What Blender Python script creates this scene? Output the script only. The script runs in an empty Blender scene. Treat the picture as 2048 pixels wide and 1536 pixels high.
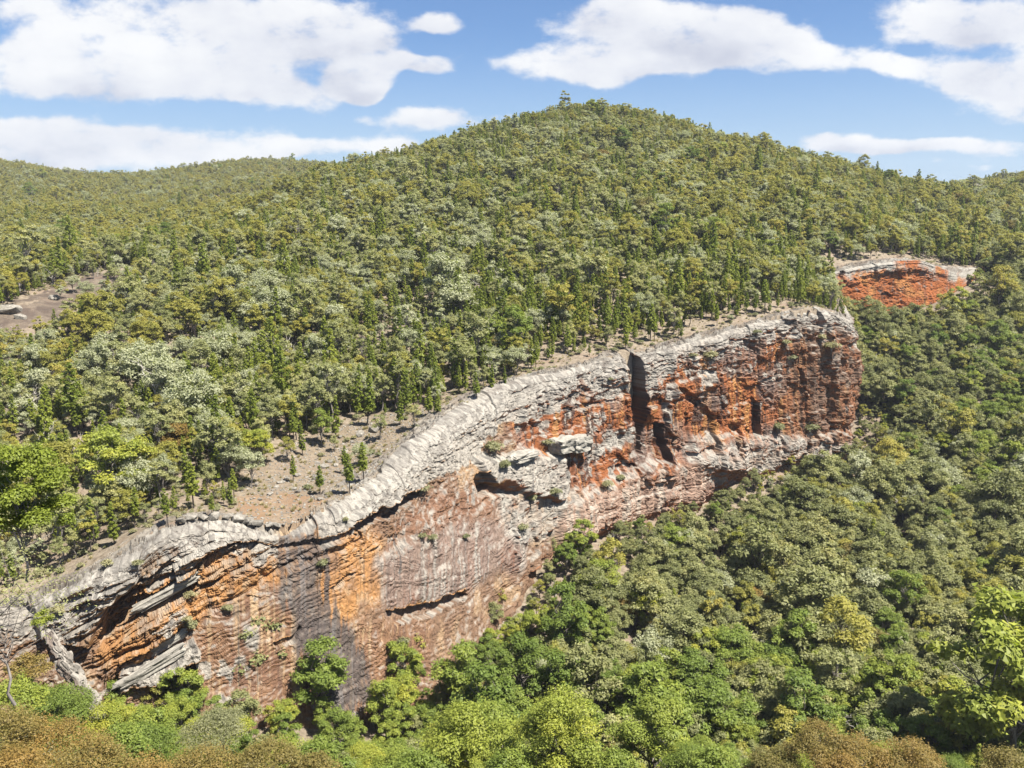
import bpy, math, random
import numpy as np
from math import radians, sin, cos, tan, pi

random.seed(7)
RNG = np.random.default_rng(11)
scene = bpy.context.scene
COL = scene.collection

# ------------------------------------------------------------------ camera
F = 1773.0                      # focal length in pixels of the 2048 wide photograph
HORIZON = 430.0
PITCH = math.atan((768 - HORIZON) / F)
cam_data = bpy.data.cameras.new("camera")
cam_data.sensor_width = 36.0
cam_data.lens = 36.0 * F / 2048.0
cam_data.clip_start = 0.5
cam_data.clip_end = 12000.0
cam = bpy.data.objects.new("camera", cam_data)
COL.objects.link(cam)
cam.location = (0, 0, 0)
cam.rotation_euler = (pi / 2 - PITCH, 0, 0)
scene.camera = cam

# ------------------------------------------------------------------ light
SUN_EL = radians(63)
SUN_H = np.array([0.80, -0.42])           # horizontal direction towards the sun
SUN_H /= np.linalg.norm(SUN_H)
sun_data = bpy.data.lights.new("sun", 'SUN')
sun_data.energy = 5.0
sun_data.angle = radians(0.53)
sun_data.color = (1.0, 0.945, 0.85)
sun = bpy.data.objects.new("sun", sun_data)
COL.objects.link(sun)
import mathutils
sd = mathutils.Vector((SUN_H[0] * cos(SUN_EL), SUN_H[1] * cos(SUN_EL), sin(SUN_EL)))
sun.rotation_euler = sd.to_track_quat('Z', 'Y').to_euler()
sun.location = sd * 500

scene.view_settings.view_transform = 'Standard'
try:
    scene.view_settings.look = 'None'
except Exception:
    pass
scene.view_settings.exposure = 1.5
scene.view_settings.gamma = 1.0
scene.render.engine = 'CYCLES'
scene.cycles.max_bounces = 5
scene.cycles.diffuse_bounces = 3
scene.cycles.glossy_bounces = 1
scene.cycles.transmission_bounces = 3
scene.cycles.transparent_max_bounces = 4
scene.cycles.volume_bounces = 0
scene.cycles.use_denoising = True
scene.cycles.denoiser = 'OPENIMAGEDENOISE'
scene.cycles.denoising_input_passes = 'RGB_ALBEDO_NORMAL'
scene.cycles.denoising_prefilter = 'ACCURATE'
scene.cycles.use_adaptive_sampling = True
scene.cycles.adaptive_threshold = 0.008


def ray(u, v):
    """world direction through a photo pixel, with unit forward (y) part"""
    u = np.asarray(u, float); v = np.asarray(v, float)
    cx = (u - 1024) / F; cy = (768 - v) / F
    y = cos(PITCH) + cy * sin(PITCH)
    z = -sin(PITCH) + cy * cos(PITCH)
    return np.stack([cx / y, np.ones_like(y), z / y], -1)


def at(u, v, d):
    return ray(u, v) * np.asarray(d, float)[..., None]


def project(p):
    """world point(s) -> photo pixel u, v and forward distance"""
    x, y, z = p[..., 0], p[..., 1], p[..., 2]
    fy = y * cos(PITCH) - z * sin(PITCH)
    up = y * sin(PITCH) + z * cos(PITCH)
    fy = np.where(np.abs(fy) < 1e-3, 1e-3, fy)
    return 1024 + F * x / fy, 768 - F * up / fy, fy


# ------------------------------------------------------------------ node helpers
class NT:
    def __init__(self, tree):
        self.t = tree
    def n(self, kind, **kw):
        nd = self.t.nodes.new(kind)
        for k, v in kw.items():
            setattr(nd, k, v)
        return nd
    def l(self, a, b):
        self.t.links.new(a, b)
    def put(self, sock, v):
        if hasattr(v, 'is_linked') or isinstance(v, bpy.types.NodeSocket):
            self.t.links.new(v, sock)
        elif v is not None:
            sock.default_value = v
    def math(self, op, a, b=None, c=None, clamp=False):
        nd = self.n('ShaderNodeMath', operation=op, use_clamp=clamp)
        for i, v in enumerate((a, b, c)):
            if v is not None:
                self.put(nd.inputs[i], v)
        return nd.outputs[0]
    def vmath(self, op, a, b=None, out=0, scale=None):
        nd = self.n('ShaderNodeVectorMath', operation=op)
        self.put(nd.inputs[0], a)
        if b is not None:
            self.put(nd.inputs[1], b)
        if scale is not None:
            self.put(nd.inputs['Scale'], scale)
        return nd.outputs[out]
    def mix(self, fac, a, b, blend='MIX'):
        nd = self.n('ShaderNodeMix', data_type='RGBA', blend_type=blend)
        self.put(nd.inputs[0], fac)
        self.put(nd.inputs[6], a)
        self.put(nd.inputs[7], b)
        return nd.outputs[2]
    def smooth(self, x, lo, hi, a=0.0, b=1.0):
        nd = self.n('ShaderNodeMapRange', interpolation_type='SMOOTHSTEP')
        self.put(nd.inputs[0], x)
        nd.inputs[1].default_value = lo; nd.inputs[2].default_value = hi
        nd.inputs[3].default_value = a; nd.inputs[4].default_value = b
        return nd.outputs[0]
    def noise(self, vec, scale, detail=4, rough=0.55, dist=0.0):
        nd = self.n('ShaderNodeTexNoise')
        if vec is not None:
            self.put(nd.inputs['Vector'], vec)
        nd.inputs['Scale'].default_value = scale
        nd.inputs['Detail'].default_value = detail
        nd.inputs['Roughness'].default_value = rough
        nd.inputs['Distortion'].default_value = dist
        return nd.outputs[0]
    def ramp(self, fac, stops):
        nd = self.n('ShaderNodeValToRGB')
        cr = nd.color_ramp
        while len(cr.elements) < len(stops):
            cr.elements.new(0.5)
        for e, (p, c) in zip(cr.elements, stops):
            e.position = p
            e.color = (*c, 1)
        self.put(nd.inputs[0], fac)
        return nd.outputs[0]


# ------------------------------------------------------------------ world: clear sky with cumulus
world = bpy.data.worlds.new("World")
scene.world = world
world.use_nodes = True
wt = NT(world.node_tree)
world.node_tree.nodes.clear()
w_out = wt.n('ShaderNodeOutputWorld')
w_bg = wt.n('ShaderNodeBackground')
w_bg.inputs['Strength'].default_value = 0.056
sky = wt.n('ShaderNodeTexSky', sky_type='NISHITA')
sky.sun_disc = False
sky.sun_elevation = SUN_EL
sky.sun_rotation = math.atan2(SUN_H[0], SUN_H[1])
sky.altitude = 600
sky.air_density = 1.0
sky.dust_density = 0.6
sky.ozone_density = 2.0
wtc = wt.n('ShaderNodeTexCoord')
sep = wt.n('ShaderNodeSeparateXYZ')
wt.l(wtc.outputs['Generated'], sep.inputs[0])
ysafe = wt.math('MAXIMUM', sep.outputs[1], 0.05)
comb = wt.n('ShaderNodeCombineXYZ')
wt.l(wt.math('DIVIDE', sep.outputs[0], ysafe), comb.inputs[0])
wt.l(wt.math('DIVIDE', sep.outputs[2], ysafe), comb.inputs[1])
P = comb.outputs[0]
# soft cumulus heaps, each a place in the sky: (u, v, half width, half height, weight)
CLOUDS = [
    (300, 50, 340, 80, 1.0), (600, 50, 200, 62, 1.0), (715, 84, 100, 36, .95), (400, 130, 320, 62, 1.0), (140, 105, 120, 50, .9),
    (520, 186, 140, 32, 1.0), (190, 165, 190, 45, .95), (20, 140, 120, 50, .9), (30, 5, 90, 30, .6),
    (140, 262, 190, 36, .95), (400, 282, 260, 38, .95), (570, 300, 140, 26, .9), (200, 315, 300, 36, .95), (40, 290, 170, 60, .95),
    (712, 163, 62, 38, 1.45), (732, 190, 36, 22, 1.3), (798, 128, 50, 22, 1.15), (862, 131, 54, 22, 1.15), (868, 45, 62, 24, 1.05),
    (648, 212, 55, 32, .75), (850, 242, 120, 26, 1.05), (745, 284, 105, 20, .85), (812, 292, 64, 18, .9), (1010, 238, 50, 11, .75),
    (725, 238, 28, 12, .5), (915, 105, 25, 22, .4),
    (1310, 60, 230, 68, 1.0), (1420, 70, 170, 58, 1.0), (1235, 15, 90, 50, 1.0), (1120, 128, 170, 38, 1.0), (1215, 155, 80, 30, .95),
    (1450, 102, 100, 32, .9), (1310, 133, 105, 24, .85), (1500, 60, 60, 50, .7),
    (1590, 90, 62, 30, .9), (1560, 130, 90, 24, .95), (1710, 122, 100, 28, .9), (1795, 140, 70, 24, .8), (1660, 105, 60, 20, .6),
    (1880, 45, 165, 50, 1.0), (1990, 20, 130, 60, 1.0), (1900, 145, 120, 44, .95), (1985, 172, 110, 46, 1.0), (2050, 150, 90, 80, .9),
    (2045, 235, 75, 34, .85), (1820, 70, 60, 28, .6),
    (1685, 288, 110, 20, .95), (1800, 294, 140, 15, .95), (1960, 297, 140, 22, 1.0), (1872, 326, 30, 7, .55), (1962, 337, 45, 7, .55),
    (1640, 270, 45, 10, .6), (1660, 232, 14, 6, .45), (1400, 205, 30, 6, .2),
    (-250, 120, 260, 120, 1.0), (-300, 300, 260, 60, .8), (2350, 90, 220, 70, 1.0), (2350, 290, 200, 30, .8),
    (800, -160, 300, 80, .8), (1700, -180, 340, 90, .8),
]
warp = wt.n('ShaderNodeTexNoise')
wt.l(P, warp.inputs['Vector']); warp.inputs['Scale'].default_value = 9.0; warp.inputs['Detail'].default_value = 3
wv = wt.vmath('SUBTRACT', warp.outputs['Color'], (.5, .5, .5))
Pw = wt.vmath('ADD', P, wt.vmath('MULTIPLY', wv, (.05, .03, 0)))
acc = None
for (u, v, ru, rv, wgt) in CLOUDS:
    c = ray(u, v)
    Pi = Pw
    if acc is not None:                  # a vanishing share of the sum so far keeps the heaps in order
        ma = wt.n('ShaderNodeVectorMath', operation='MULTIPLY_ADD')
        wt.l(acc, ma.inputs[0]); ma.inputs[1].default_value = (1e-9, 1e-9, 1e-9); wt.l(Pw, ma.inputs[2])
        Pi = ma.outputs[0]
    q = wt.vmath('MULTIPLY', wt.vmath('SUBTRACT', Pi, (float(c[0]), float(c[2]), 0)), (F / ru * .93, F / rv * .93, 0))
    d2 = wt.vmath('DOT_PRODUCT', q, q, out='Value')
    b = wt.math('MULTIPLY', wt.math('SUBTRACT', 1.0, wt.math('MULTIPLY', d2, .62), clamp=True), wgt)
    # first channel: how deep inside a heap; second: towards its head or its base
    term = wt.vmath('ADD', wt.vmath('MULTIPLY', q, (0, 1, 0)), (1, 0, 0))
    term = wt.vmath('SCALE', term, scale=wt.math('MULTIPLY', b, b))
    acc = term if acc is None else wt.vmath('ADD', acc, term)
sp = wt.n('ShaderNodeSeparateXYZ'); wt.l(acc, sp.inputs[0])
W = wt.math('SMOOTH_MIN', sp.outputs[0], 1.0, .25)
S = sp.outputs[1]
stretch = wt.vmath('MULTIPLY', P, (1.0, 1.7, 1.0))
fine = wt.noise(stretch, 17, 7, .62)
mid = wt.noise(stretch, 5.5, 3, .55)
W2 = wt.math('ADD', W, wt.math('MULTIPLY', wt.math('SUBTRACT', fine, .5), 2.0))
dens = wt.smooth(W2, .30, .92)
# away from the view the same broken cumulus goes on
zsafe = wt.math('ADD', wt.math('MAXIMUM', sep.outputs[2], 0.0), .12)
comb2 = wt.n('ShaderNodeCombineXYZ')
wt.l(wt.math('DIVIDE', sep.outputs[0], zsafe), comb2.inputs[0])
wt.l(wt.math('DIVIDE', sep.outputs[1], zsafe), comb2.inputs[1])
else_d = wt.smooth(wt.noise(comb2.outputs[0], 1.1, 7, .55), .5, .66)
ahead = wt.math('MULTIPLY', wt.smooth(sep.outputs[1], .45, .6), wt.smooth(sep.outputs[2], .42, .32))
dens = wt.math('MULTIPLY', dens, .96)
else_d = wt.math('MULTIPLY', else_d, .96)
# cloud body: white heads, faintly lilac-grey bases
lit = wt.math('ADD', wt.math('MULTIPLY', S, .28), wt.math('MULTIPLY', wt.math('SUBTRACT', mid, .5), 1.9))
lit = wt.math('ADD', lit, wt.math('MULTIPLY', wt.math('SUBTRACT', fine, .5), .9))
ccol = wt.ramp(wt.smooth(lit, -.75, .55), [(0, (3.6, 3.8, 4.5)), (.45, (5.2, 5.32, 5.7)), (1, (6.4, 6.4, 6.4))])
skyc = wt.mix(1.0, sky.outputs[0], (.51, .66, .85, 1), 'MULTIPLY')
low = wt.math('MULTIPLY', wt.smooth(sep.outputs[2], .20, -.02), .8)
skyc = wt.mix(low, skyc, (3.2, 4.15, 5.5, 1))
wt.l(wt.mix(dens, skyc, ccol), w_bg.inputs['Color'])
w_bg2 = wt.n('ShaderNodeBackground')
w_bg2.inputs['Strength'].default_value = w_bg.inputs['Strength'].default_value
wt.l(wt.mix(else_d, skyc, (5.5, 5.6, 5.8, 1)), w_bg2.inputs['Color'])
w_mix = wt.n('ShaderNodeMixShader')
wt.l(ahead, w_mix.inputs[0]); wt.l(w_bg2.outputs[0], w_mix.inputs[1]); wt.l(w_bg.outputs[0], w_mix.inputs[2])
wt.l(w_mix.outputs[0], w_out.inputs['Surface'])
try:
    world.cycles.sampling_method = 'MANUAL'
    world.cycles.sample_map_resolution = 512
except Exception:
    pass


# ------------------------------------------------------------------ numpy noise
def _hash(ix, iy, iz, seed):
    h = (ix.astype(np.int64) * 374761393 + iy.astype(np.int64) * 668265263 + iz.astype(np.int64) * 2147483647 + seed * 1274126177) & 0xFFFFFFFF
    h = ((h ^ (h >> 13)) * 1274126177) & 0xFFFFFFFF
    h = ((h ^ (h >> 16)) * 2246822519) & 0xFFFFFFFF
    return ((h ^ (h >> 15)) & 0xFFFFFF) / float(0xFFFFFF)


def vnoise(x, y, z=None, seed=0):
    """smooth value noise in -1..1"""
    x = np.asarray(x, float); y = np.asarray(y, float)
    z = np.zeros_like(x) if z is None else np.asarray(z, float)
    x, y, z = np.broadcast_arrays(x, y, z)
    fx = np.floor(x); fy = np.floor(y); fz = np.floor(z)
    tx = x - fx; ty = y - fy; tz = z - fz
    tx = tx * tx * (3 - 2 * tx); ty = ty * ty * (3 - 2 * ty); tz = tz * tz * (3 - 2 * tz)
    r = 0
    for a in (0, 1):
        wx = tx if a else 1 - tx
        for b in (0, 1):
            wy = ty if b else 1 - ty
            for c in (0, 1):
                wz = tz if c else 1 - tz
                r = r + wx * wy * wz * _hash(fx + a, fy + b, fz + c, seed)
    return r * 2 - 1


def fbm(x, y, z=None, octv=4, seed=0, gain=.5):
    x = np.asarray(x, float); y = np.asarray(y, float)
    z = np.zeros_like(x) if z is None else np.asarray(z, float)
    r = 0; a = 1.0; tot = 0
    for o in range(octv):
        r = r + a * vnoise(x, y, z, seed + o * 17)
        tot += a
        a *= gain
        x = x * 2.03 + 11.3; y = y * 2.03 + 5.7; z = z * 2.03 + 3.1
    return r / tot * 1.6


def worley(x, y, seed, jit=.85):
    """cell hash, and distance to the border of the cell, of a jittered cell pattern"""
    ix = np.floor(x); iy = np.floor(y)
    f1 = np.full(x.shape, 9.0); f2 = np.full(x.shape, 9.0); cid = np.zeros(x.shape)
    z0 = np.zeros(x.shape)
    for a in (-1, 0, 1):
        for b in (-1, 0, 1):
            cx = ix + a; cy = iy + b
            px_ = cx + .5 + (_hash(cx, cy, z0, seed) - .5) * jit
            py_ = cy + .5 + (_hash(cx, cy, z0, seed + 1) - .5) * jit
            d = np.hypot(x - px_, y - py_)
            hc = _hash(cx, cy, z0, seed + 2)
            near = d < f1
            f2 = np.where(near, f1, np.minimum(f2, d))
            cid = np.where(near, hc, cid)
            f1 = np.where(near, d, f1)
    return cid, f2 - f1


def h1(i, seed):
    i = np.asarray(i)
    return _hash(i, np.zeros_like(i), np.zeros_like(i), seed)


def inside(poly, u, v):
    """point in polygon"""
    c = np.zeros(np.broadcast(u, v).shape, bool)
    n = len(poly)
    for i in range(n):
        x1, y1 = poly[i]; x2, y2 = poly[(i + 1) % n]
        if y1 == y2:
            continue
        cond = ((y1 > v) != (y2 > v))
        c ^= cond & (u < (x2 - x1) * (v - y1) / (y2 - y1) + x1)
    return c


def sstep(x, a, b):
    t = np.clip((x - a) / (b - a), 0, 1)
    return t * t * (3 - 2 * t)


def mesh_from(name, verts, faces, mats=(), smooth=False, mat_index=None):
    """one mesh from numpy arrays; faces is an (n,3) or (n,4) array"""
    me = bpy.data.meshes.new(name)
    faces = np.asarray(faces, np.int32)
    k = faces.shape[1]
    me.vertices.add(len(verts))
    me.vertices.foreach_set("co", np.asarray(verts, np.float32).ravel())
    me.loops.add(faces.size)
    me.loops.foreach_set("vertex_index", faces.ravel())
    me.polygons.add(len(faces))
    me.polygons.foreach_set("loop_start", np.arange(0, faces.size, k, dtype=np.int32))
    if mat_index is not None:
        me.polygons.foreach_set("material_index", np.asarray(mat_index, np.int32))
    me.polygons.foreach_set("use_smooth", np.full(len(faces), smooth, bool))
    for m in mats:
        me.materials.append(m)
    me.update(calc_edges=True)
    return me


def add_color(me, name, rgb):
    at_ = me.color_attributes.new(name, 'FLOAT_COLOR', 'POINT')
    c = np.ones((len(me.vertices), 4), np.float32)
    c[:, :3] = rgb
    at_.data.foreach_set("color", c.ravel())


def link(name, me, **props):
    o = bpy.data.objects.new(name, me)
    COL.objects.link(o)
    for k, v in props.items():
        if v:
            o[k] = v
    return o


# ------------------------------------------------------------------ the lie of the land
# rim and foot of the cliff, left to right: (u, v of rim, distance, v of foot, distance of foot)
RIM = [
    (-420, 1400, 118, 1640, 112), (-160, 1290, 142, 1560, 135), (60, 1206, 160, 1470, 152), (180, 1150, 164, 1465, 154), (270, 1108, 167, 1460, 155),
    (335, 1062, 171, 1455, 156), (440, 1048, 177, 1450, 158), (520, 1070, 180, 1450, 160), (575, 1076, 182, 1450, 163), (640, 1045, 187, 1450, 166),
    (700, 1008, 193, 1450, 170), (760, 962, 203, 1445, 174), (830, 900, 217, 1420, 181), (890, 862, 230, 1370, 190), (960, 800, 247, 1290, 204),
    (1030, 768, 258, 1210, 222), (1090, 752, 267, 1130, 240), (1170, 734, 279, 1075, 259), (1255, 717, 290, 1045, 275), (1340, 699, 301, 1015, 288),
    (1420, 679, 312, 990, 302), (1500, 654, 323, 955, 315), (1560, 641, 331, 935, 325), (1620, 628, 339, 925, 334), (1668, 622, 345, 915, 341),
    (1690, 634, 352, 905, 349), (1703, 640, 366, 830, 365), (1685, 595, 402, 700, 400), (1652, 562, 436, 650, 432), (1648, 548, 446, 632, 440),
    (1700, 537, 453, 628, 447), (1760, 525, 461, 625, 454), (1830, 520, 469, 620, 461), (1880, 535, 476, 596, 471), (1925, 547, 484, 575, 480),
    (2000, 522, 510, 530, 506), (2120, 515, 545, 518, 542), (2450, 480, 660, 484, 656),
]
RIM = np.array(RIM, float)
seg = np.diff(RIM[:, 0]); segv = np.diff(RIM[:, 1])
px = np.hypot(seg, segv)
step = np.where(RIM[:-1, 0] < -100, 5.0, 1.3)
step[(RIM[:-1, 0] >= 1640) & (np.arange(len(seg)) > 24)] = 1.6
step[RIM[:-1, 0] > 1900] = 6
cnt = np.maximum(2, np.round(px / step).astype(int))
cnt[24:28] = [26, 26, 26, 26]
kk = np.concatenate([i + np.arange(c) / c for i, c in enumerate(cnt)] + [[len(RIM) - 1.0]])
idx = np.arange(len(RIM))


def smooth_curve(col):
    """monotone-ish cubic through the controls"""
    y = col
    m = np.gradient(y)
    i = np.clip(np.floor(kk).astype(int), 0, len(y) - 2)
    t = kk - i
    d0 = y[i + 1] - y[i]
    m0 = np.where(np.sign(m[i]) == np.sign(d0), np.sign(d0) * np.minimum(np.abs(m[i]), 2 * np.abs(d0)), 0)
    m1 = np.where(np.sign(m[i + 1]) == np.sign(d0), np.sign(d0) * np.minimum(np.abs(m[i + 1]), 2 * np.abs(d0)), 0)
    h00 = 2 * t**3 - 3 * t**2 + 1; h10 = t**3 - 2 * t**2 + t
    h01 = -2 * t**3 + 3 * t**2; h11 = t**3 - t**2
    return h00 * y[i] + h10 * m0 + h01 * y[i + 1] + h11 * m1


cu, cvt, cdt, cvb, cdb = [smooth_curve(RIM[:, j]) for j in range(5)]
cvt_raw = cvt.copy()
cvt = cvt + fbm(cu / 60, cdt / 80, octv=2, seed=3) * 6.0 * np.clip(170 / cdt, .3, 1)
_ck = np.floor(cu / 44 + vnoise(cu / 30, cu * 0, seed=8) * 1.4)
cvt = cvt + (h1(_ck, 9) - .5) * 9 * np.clip(200 / cdt, .35, 1) * (cdt < 352)
rim_w = at(cu, cvt, cdt)
foot_w = at(cu, cvb, cdb)
tang = np.gradient(rim_w[:, :2] * .5 + foot_w[:, :2] * .5, axis=0)
ker = np.ones(41) / 41
tang = np.stack([np.convolve(np.pad(tang[:, j], 20, mode='edge'), ker, 'valid') for j in (0, 1)], 1)
tang /= np.linalg.norm(tang, axis=1)[:, None]
nrm = np.stack([tang[:, 1], -tang[:, 0]], 1)          # outward, over the gorge

thin = slice(None, None, 6)
rim_poly = rim_w[thin][:, :2] - nrm[thin] * 3.2
rim_thin = rim_w[thin]

A = lambda *r: [tuple(x) for x in r]
UP = A(
    (500, 1035, 187), (600, 1000, 198), (700, 930, 222), (640, 870, 240), (760, 830, 252), (850, 800, 266), (560, 900, 225),
    (300, 1000, 198), (100, 1085, 184), (-100, 1150, 170), (-300, 1180, 160), (380, 930, 215),
    (300, 850, 246), (100, 850, 246), (500, 780, 283), (0, 760, 290), (-200, 760, 285),
    (700, 700, 320), (900, 700, 312), (1100, 690, 302), (1300, 660, 320), (1500, 610, 345),
    (500, 600, 385), (300, 650, 350), (100, 690, 322), (-200, 660, 330),
    (40, 630, 352), (150, 590, 385), (262, 555, 420), (-60, 640, 340),
    (0, 560, 430), (700, 560, 415), (900, 560, 395), (1100, 560, 385), (1300, 550, 395), (1500, 520, 425),
    (600, 450, 540), (800, 430, 535), (1000, 420, 515), (1200, 400, 525), (1400, 400, 535), (1600, 440, 520), (1650, 510, 465),
    (640, 385, 650), (820, 330, 690), (1000, 300, 680), (1200, 300, 665), (1400, 325, 675), (1600, 365, 665), (1800, 425, 645),
    (690, 346, 740), (800, 322, 760), (950, 276, 785), (1020, 258, 795), (1100, 238, 805), (1200, 229, 815), (1290, 240, 815), (1400, 276, 815), (1500, 299, 820),
    (1600, 324, 810), (1700, 345, 800), (1800, 374, 785), (1890, 394, 770),
    (1900, 460, 610), (2048, 460, 620), (2048, 408, 760), (2250, 400, 720), (2048, 375, 1000), (1975, 383, 1000), (2250, 345, 1000), (1905, 396, 980),
    (2048, 356, 1300), (2200, 340, 1300), (1960, 372, 1300), (1900, 393, 1300),
    (180, 520, 545), (40, 500, 600), (400, 490, 575), (330, 480, 640),
    (430, 440, 820), (260, 430, 860), (80, 430, 880), (300, 400, 1200), (80, 398, 1200), (520, 380, 1200), (-200, 420, 900), (-200, 385, 1200),
    (0, 330, 1700), (60, 338, 1720), (120, 350, 1750), (240, 367, 1800), (360, 350, 1750), (420, 338, 1720), (480, 330, 1700), (540, 331, 1680), (600, 336, 1660), (690, 346, 1600), (-200, 316, 1650), (240, 366, 1500), (240, 372, 2000), (0, 340, 2000), (480, 342, 2000),
    (780, 365, 1500),
)
BEHIND = A((690, 420, 1000), (950, 372, 1080), (1200, 330, 1100), (1400, 370, 1100), (1600, 400, 1100), (1800, 420, 1050), (1200, 400, 1600), (1600, 410, 1600),
           (0, 380, 2300), (240, 400, 2300), (480, 380, 2300), (800, 400, 2300), (1200, 410, 2400), (2048, 400, 1900), (2300, 400, 1900), (1800, 415, 2300))
LOW = A(
    (1750, 640, 432), (1900, 600, 462), (2048, 570, 480), (2250, 545, 500),
    (1750, 760, 392), (1900, 755, 396), (2048, 730, 408), (2250, 720, 410),
    (1750, 900, 345), (1900, 900, 335), (2048, 885, 332), (2250, 860, 335),
    (1500, 1060, 288), (1700, 1055, 288), (1900, 1055, 282), (2100, 1050, 280),
    (1300, 1160, 245), (1150, 1260, 212), (1500, 1260, 234), (1700, 1260, 230), (1950, 1260, 226), (2200, 1260, 224),
    (1000, 1420, 178), (1300, 1420, 190), (1600, 1420, 190), (1900, 1420, 186), (2200, 1420, 182),
    (800, 1540, 158), (1200, 1560, 158), (1600, 1560, 156), (2000, 1560, 154),
    (500, 1540, 148), (300, 1530, 145), (100, 1490, 143), (-150, 1560, 130),
)


class TPS:
    """height as a thin-plate surface over the plan, through the given points"""
    def __init__(self, pts, reg=1e-4):
        self.s = 400.0
        self.c = pts[:, :2] / self.s
        n = len(pts)
        K = self._k(self.c, self.c) + reg * np.eye(n)
        Pm = np.concatenate([np.ones((n, 1)), self.c], 1)
        M = np.block([[K, Pm], [Pm.T, np.zeros((3, 3))]])
        self.w = np.linalg.solve(M, np.concatenate([pts[:, 2], [0, 0, 0]]))
    @staticmethod
    def _k(a, b):
        d2 = ((a[:, None, 0] - b[None, :, 0])**2 + (a[:, None, 1] - b[None, :, 1])**2)
        return .5 * d2 * np.log(d2 + 1e-12)
    def __call__(self, x, y):
        x = np.asarray(x, float); y = np.asarray(y, float)
        sh = x.shape
        q = np.stack([x.ravel(), y.ravel()], 1) / self.s
        out = np.empty(len(q))
        n = len(self.c)
        for i in range(0, len(q), 60000):
            qq = q[i:i + 60000]
            out[i:i + 60000] = self._k(qq, self.c) @ self.w[:n] + self.w[n] + qq @ self.w[n + 1:]
        return out.reshape(sh)


def cpts(rows):
    r = np.array(rows, float)
    return at(r[:, 0], r[:, 1], r[:, 2])


sel = np.linspace(0, len(cu) - 1, 46).astype(int)
rim_smooth = at(cu, cvt_raw, cdt)
up_tps = TPS(np.concatenate([cpts(UP), cpts(BEHIND), rim_smooth[sel] - np.array([0, 0, .4])]))
low_near = np.array([[-160, 100, -72], [-60, 104, -76], [20, 106, -78], [100, 104, -78], [180, 100, -76],
                     [-140, 75, -61], [-50, 78, -62], [50, 78, -62], [140, 75, -60], [-90, 52, -44], [0, 52, -45], [90, 52, -44],
                     [-40, 25, -24], [40, 25, -24], [0, 4, -3.4], [-40, -6, -2.5], [40, -6, -2.5], [0, -60, 2], [-100, -60, 0], [100, -60, 0]], float)
low_tps = TPS(np.concatenate([cpts(LOW), low_near, foot_w[sel] - np.array([0, 0, 1.0])]))

hill_poly = [tuple(p) for p in rim_poly] + [(4000, 900), (4000, 6000), (-4000, 6000), (-4000, 90)]


def ground_z(x, y, detail=True):
    hill = inside(hill_poly, x, y)
    z = np.where(hill, up_tps(x, y), low_tps(x, y))
    far = np.hypot(x, y)
    z = np.where(far > 2500, z * (1 - sstep(far, 2500, 3600)) - 120 * sstep(far, 2500, 3600), z)
    if detail:
        z = z + fbm(x / 30, y / 30, octv=3, seed=5) * 1.1 * np.clip(far / 150, .2, 1) + fbm(x / 5, y / 5, octv=3, seed=6) * .28
    return z, hill


# ------------------------------------------------------------------ materials
def new_mat(name):
    m = bpy.data.materials.new(name)
    m.use_nodes = True
    m.node_tree.nodes.clear()
    t = NT(m.node_tree)
    out = t.n('ShaderNodeOutputMaterial')
    return m, t, out


def principled(t, out, rough=.9, spec=.2):
    b = t.n('ShaderNodeBsdfPrincipled')
    b.inputs['Roughness'].default_value = rough
    b.inputs['Specular IOR Level'].default_value = spec
    t.l(b.outputs[0], out.inputs['Surface'])
    return b


def bump(t, b, h, strength, dist):
    bp = t.n('ShaderNodeBump')
    bp.inputs['Strength'].default_value = strength
    bp.inputs['Distance'].default_value = dist
    t.l(h, bp.inputs['Height'])
    t.l(bp.outputs[0], b.inputs['Normal'])


def mat_soil():
    m, t, out = new_mat("soil")
    b = principled(t, out, .95, .1)
    geo = t.n('ShaderNodeNewGeometry')
    pos = geo.outputs['Position']
    a = t.n('ShaderNodeAttribute', attribute_name="tint")
    n1 = t.noise(pos, .09, 5, .6)
    n2 = t.noise(pos, .7, 5, .65)
    n3 = t.noise(pos, 4.0, 4, .7)
    litter = t.ramp(n2, [(.3, (.085, .068, .050)), (.5, (.178, .145, .108)), (.7, (.245, .205, .158))])
    litter = t.mix(t.smooth(n1, .45, .7), litter, (.175, .130, .098, 1))
    litter = t.mix(t.math('MULTIPLY', t.smooth(n3, .55, .75), .7), litter, (.055, .046, .034, 1))
    litter = t.mix(t.math('MULTIPLY', t.smooth(t.noise(pos, 1.9, 3, .6), .58, .7), .6), litter, (.215, .185, .125, 1))
    c = t.mix(t.math('MULTIPLY', a.outputs['Alpha'], 1.0), litter, t.mix(.55, a.outputs['Color'], t.mix(1.0, litter, a.outputs['Color'], 'OVERLAY')))
    t.l(c, b.inputs['Base Color'])
    bump(t, b, t.math('ADD', n2, t.math('MULTIPLY', n3, .4)), .7, .5)
    return m


def mat_cliff():
    m, t, out = new_mat("weathered_sandstone")
    b = principled(t, out, .9, .18)
    a = t.n('ShaderNodeAttribute', attribute_name="rock")
    geo = t.n('ShaderNodeNewGeometry')
    pos = geo.outputs['Position']
    g = t.noise(pos, 2.2, 6, .65)
    g2 = t.noise(pos, 9.0, 4, .7)
    f = t.math('ADD', t.math('MULTIPLY', g, .75), t.math('MULTIPLY', g2, .5))
    k = t.smooth(f, .38, .9, .72, 1.3)
    kc = t.n('ShaderNodeCombineXYZ')
    for i in range(3):
        t.l(k, kc.inputs[i])
    c = t.mix(1.0, a.outputs['Color'], kc.outputs[0], 'MULTIPLY')
    t.l(c, b.inputs['Base Color'])
    bump(t, b, f, .6, .25)
    return m


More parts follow.
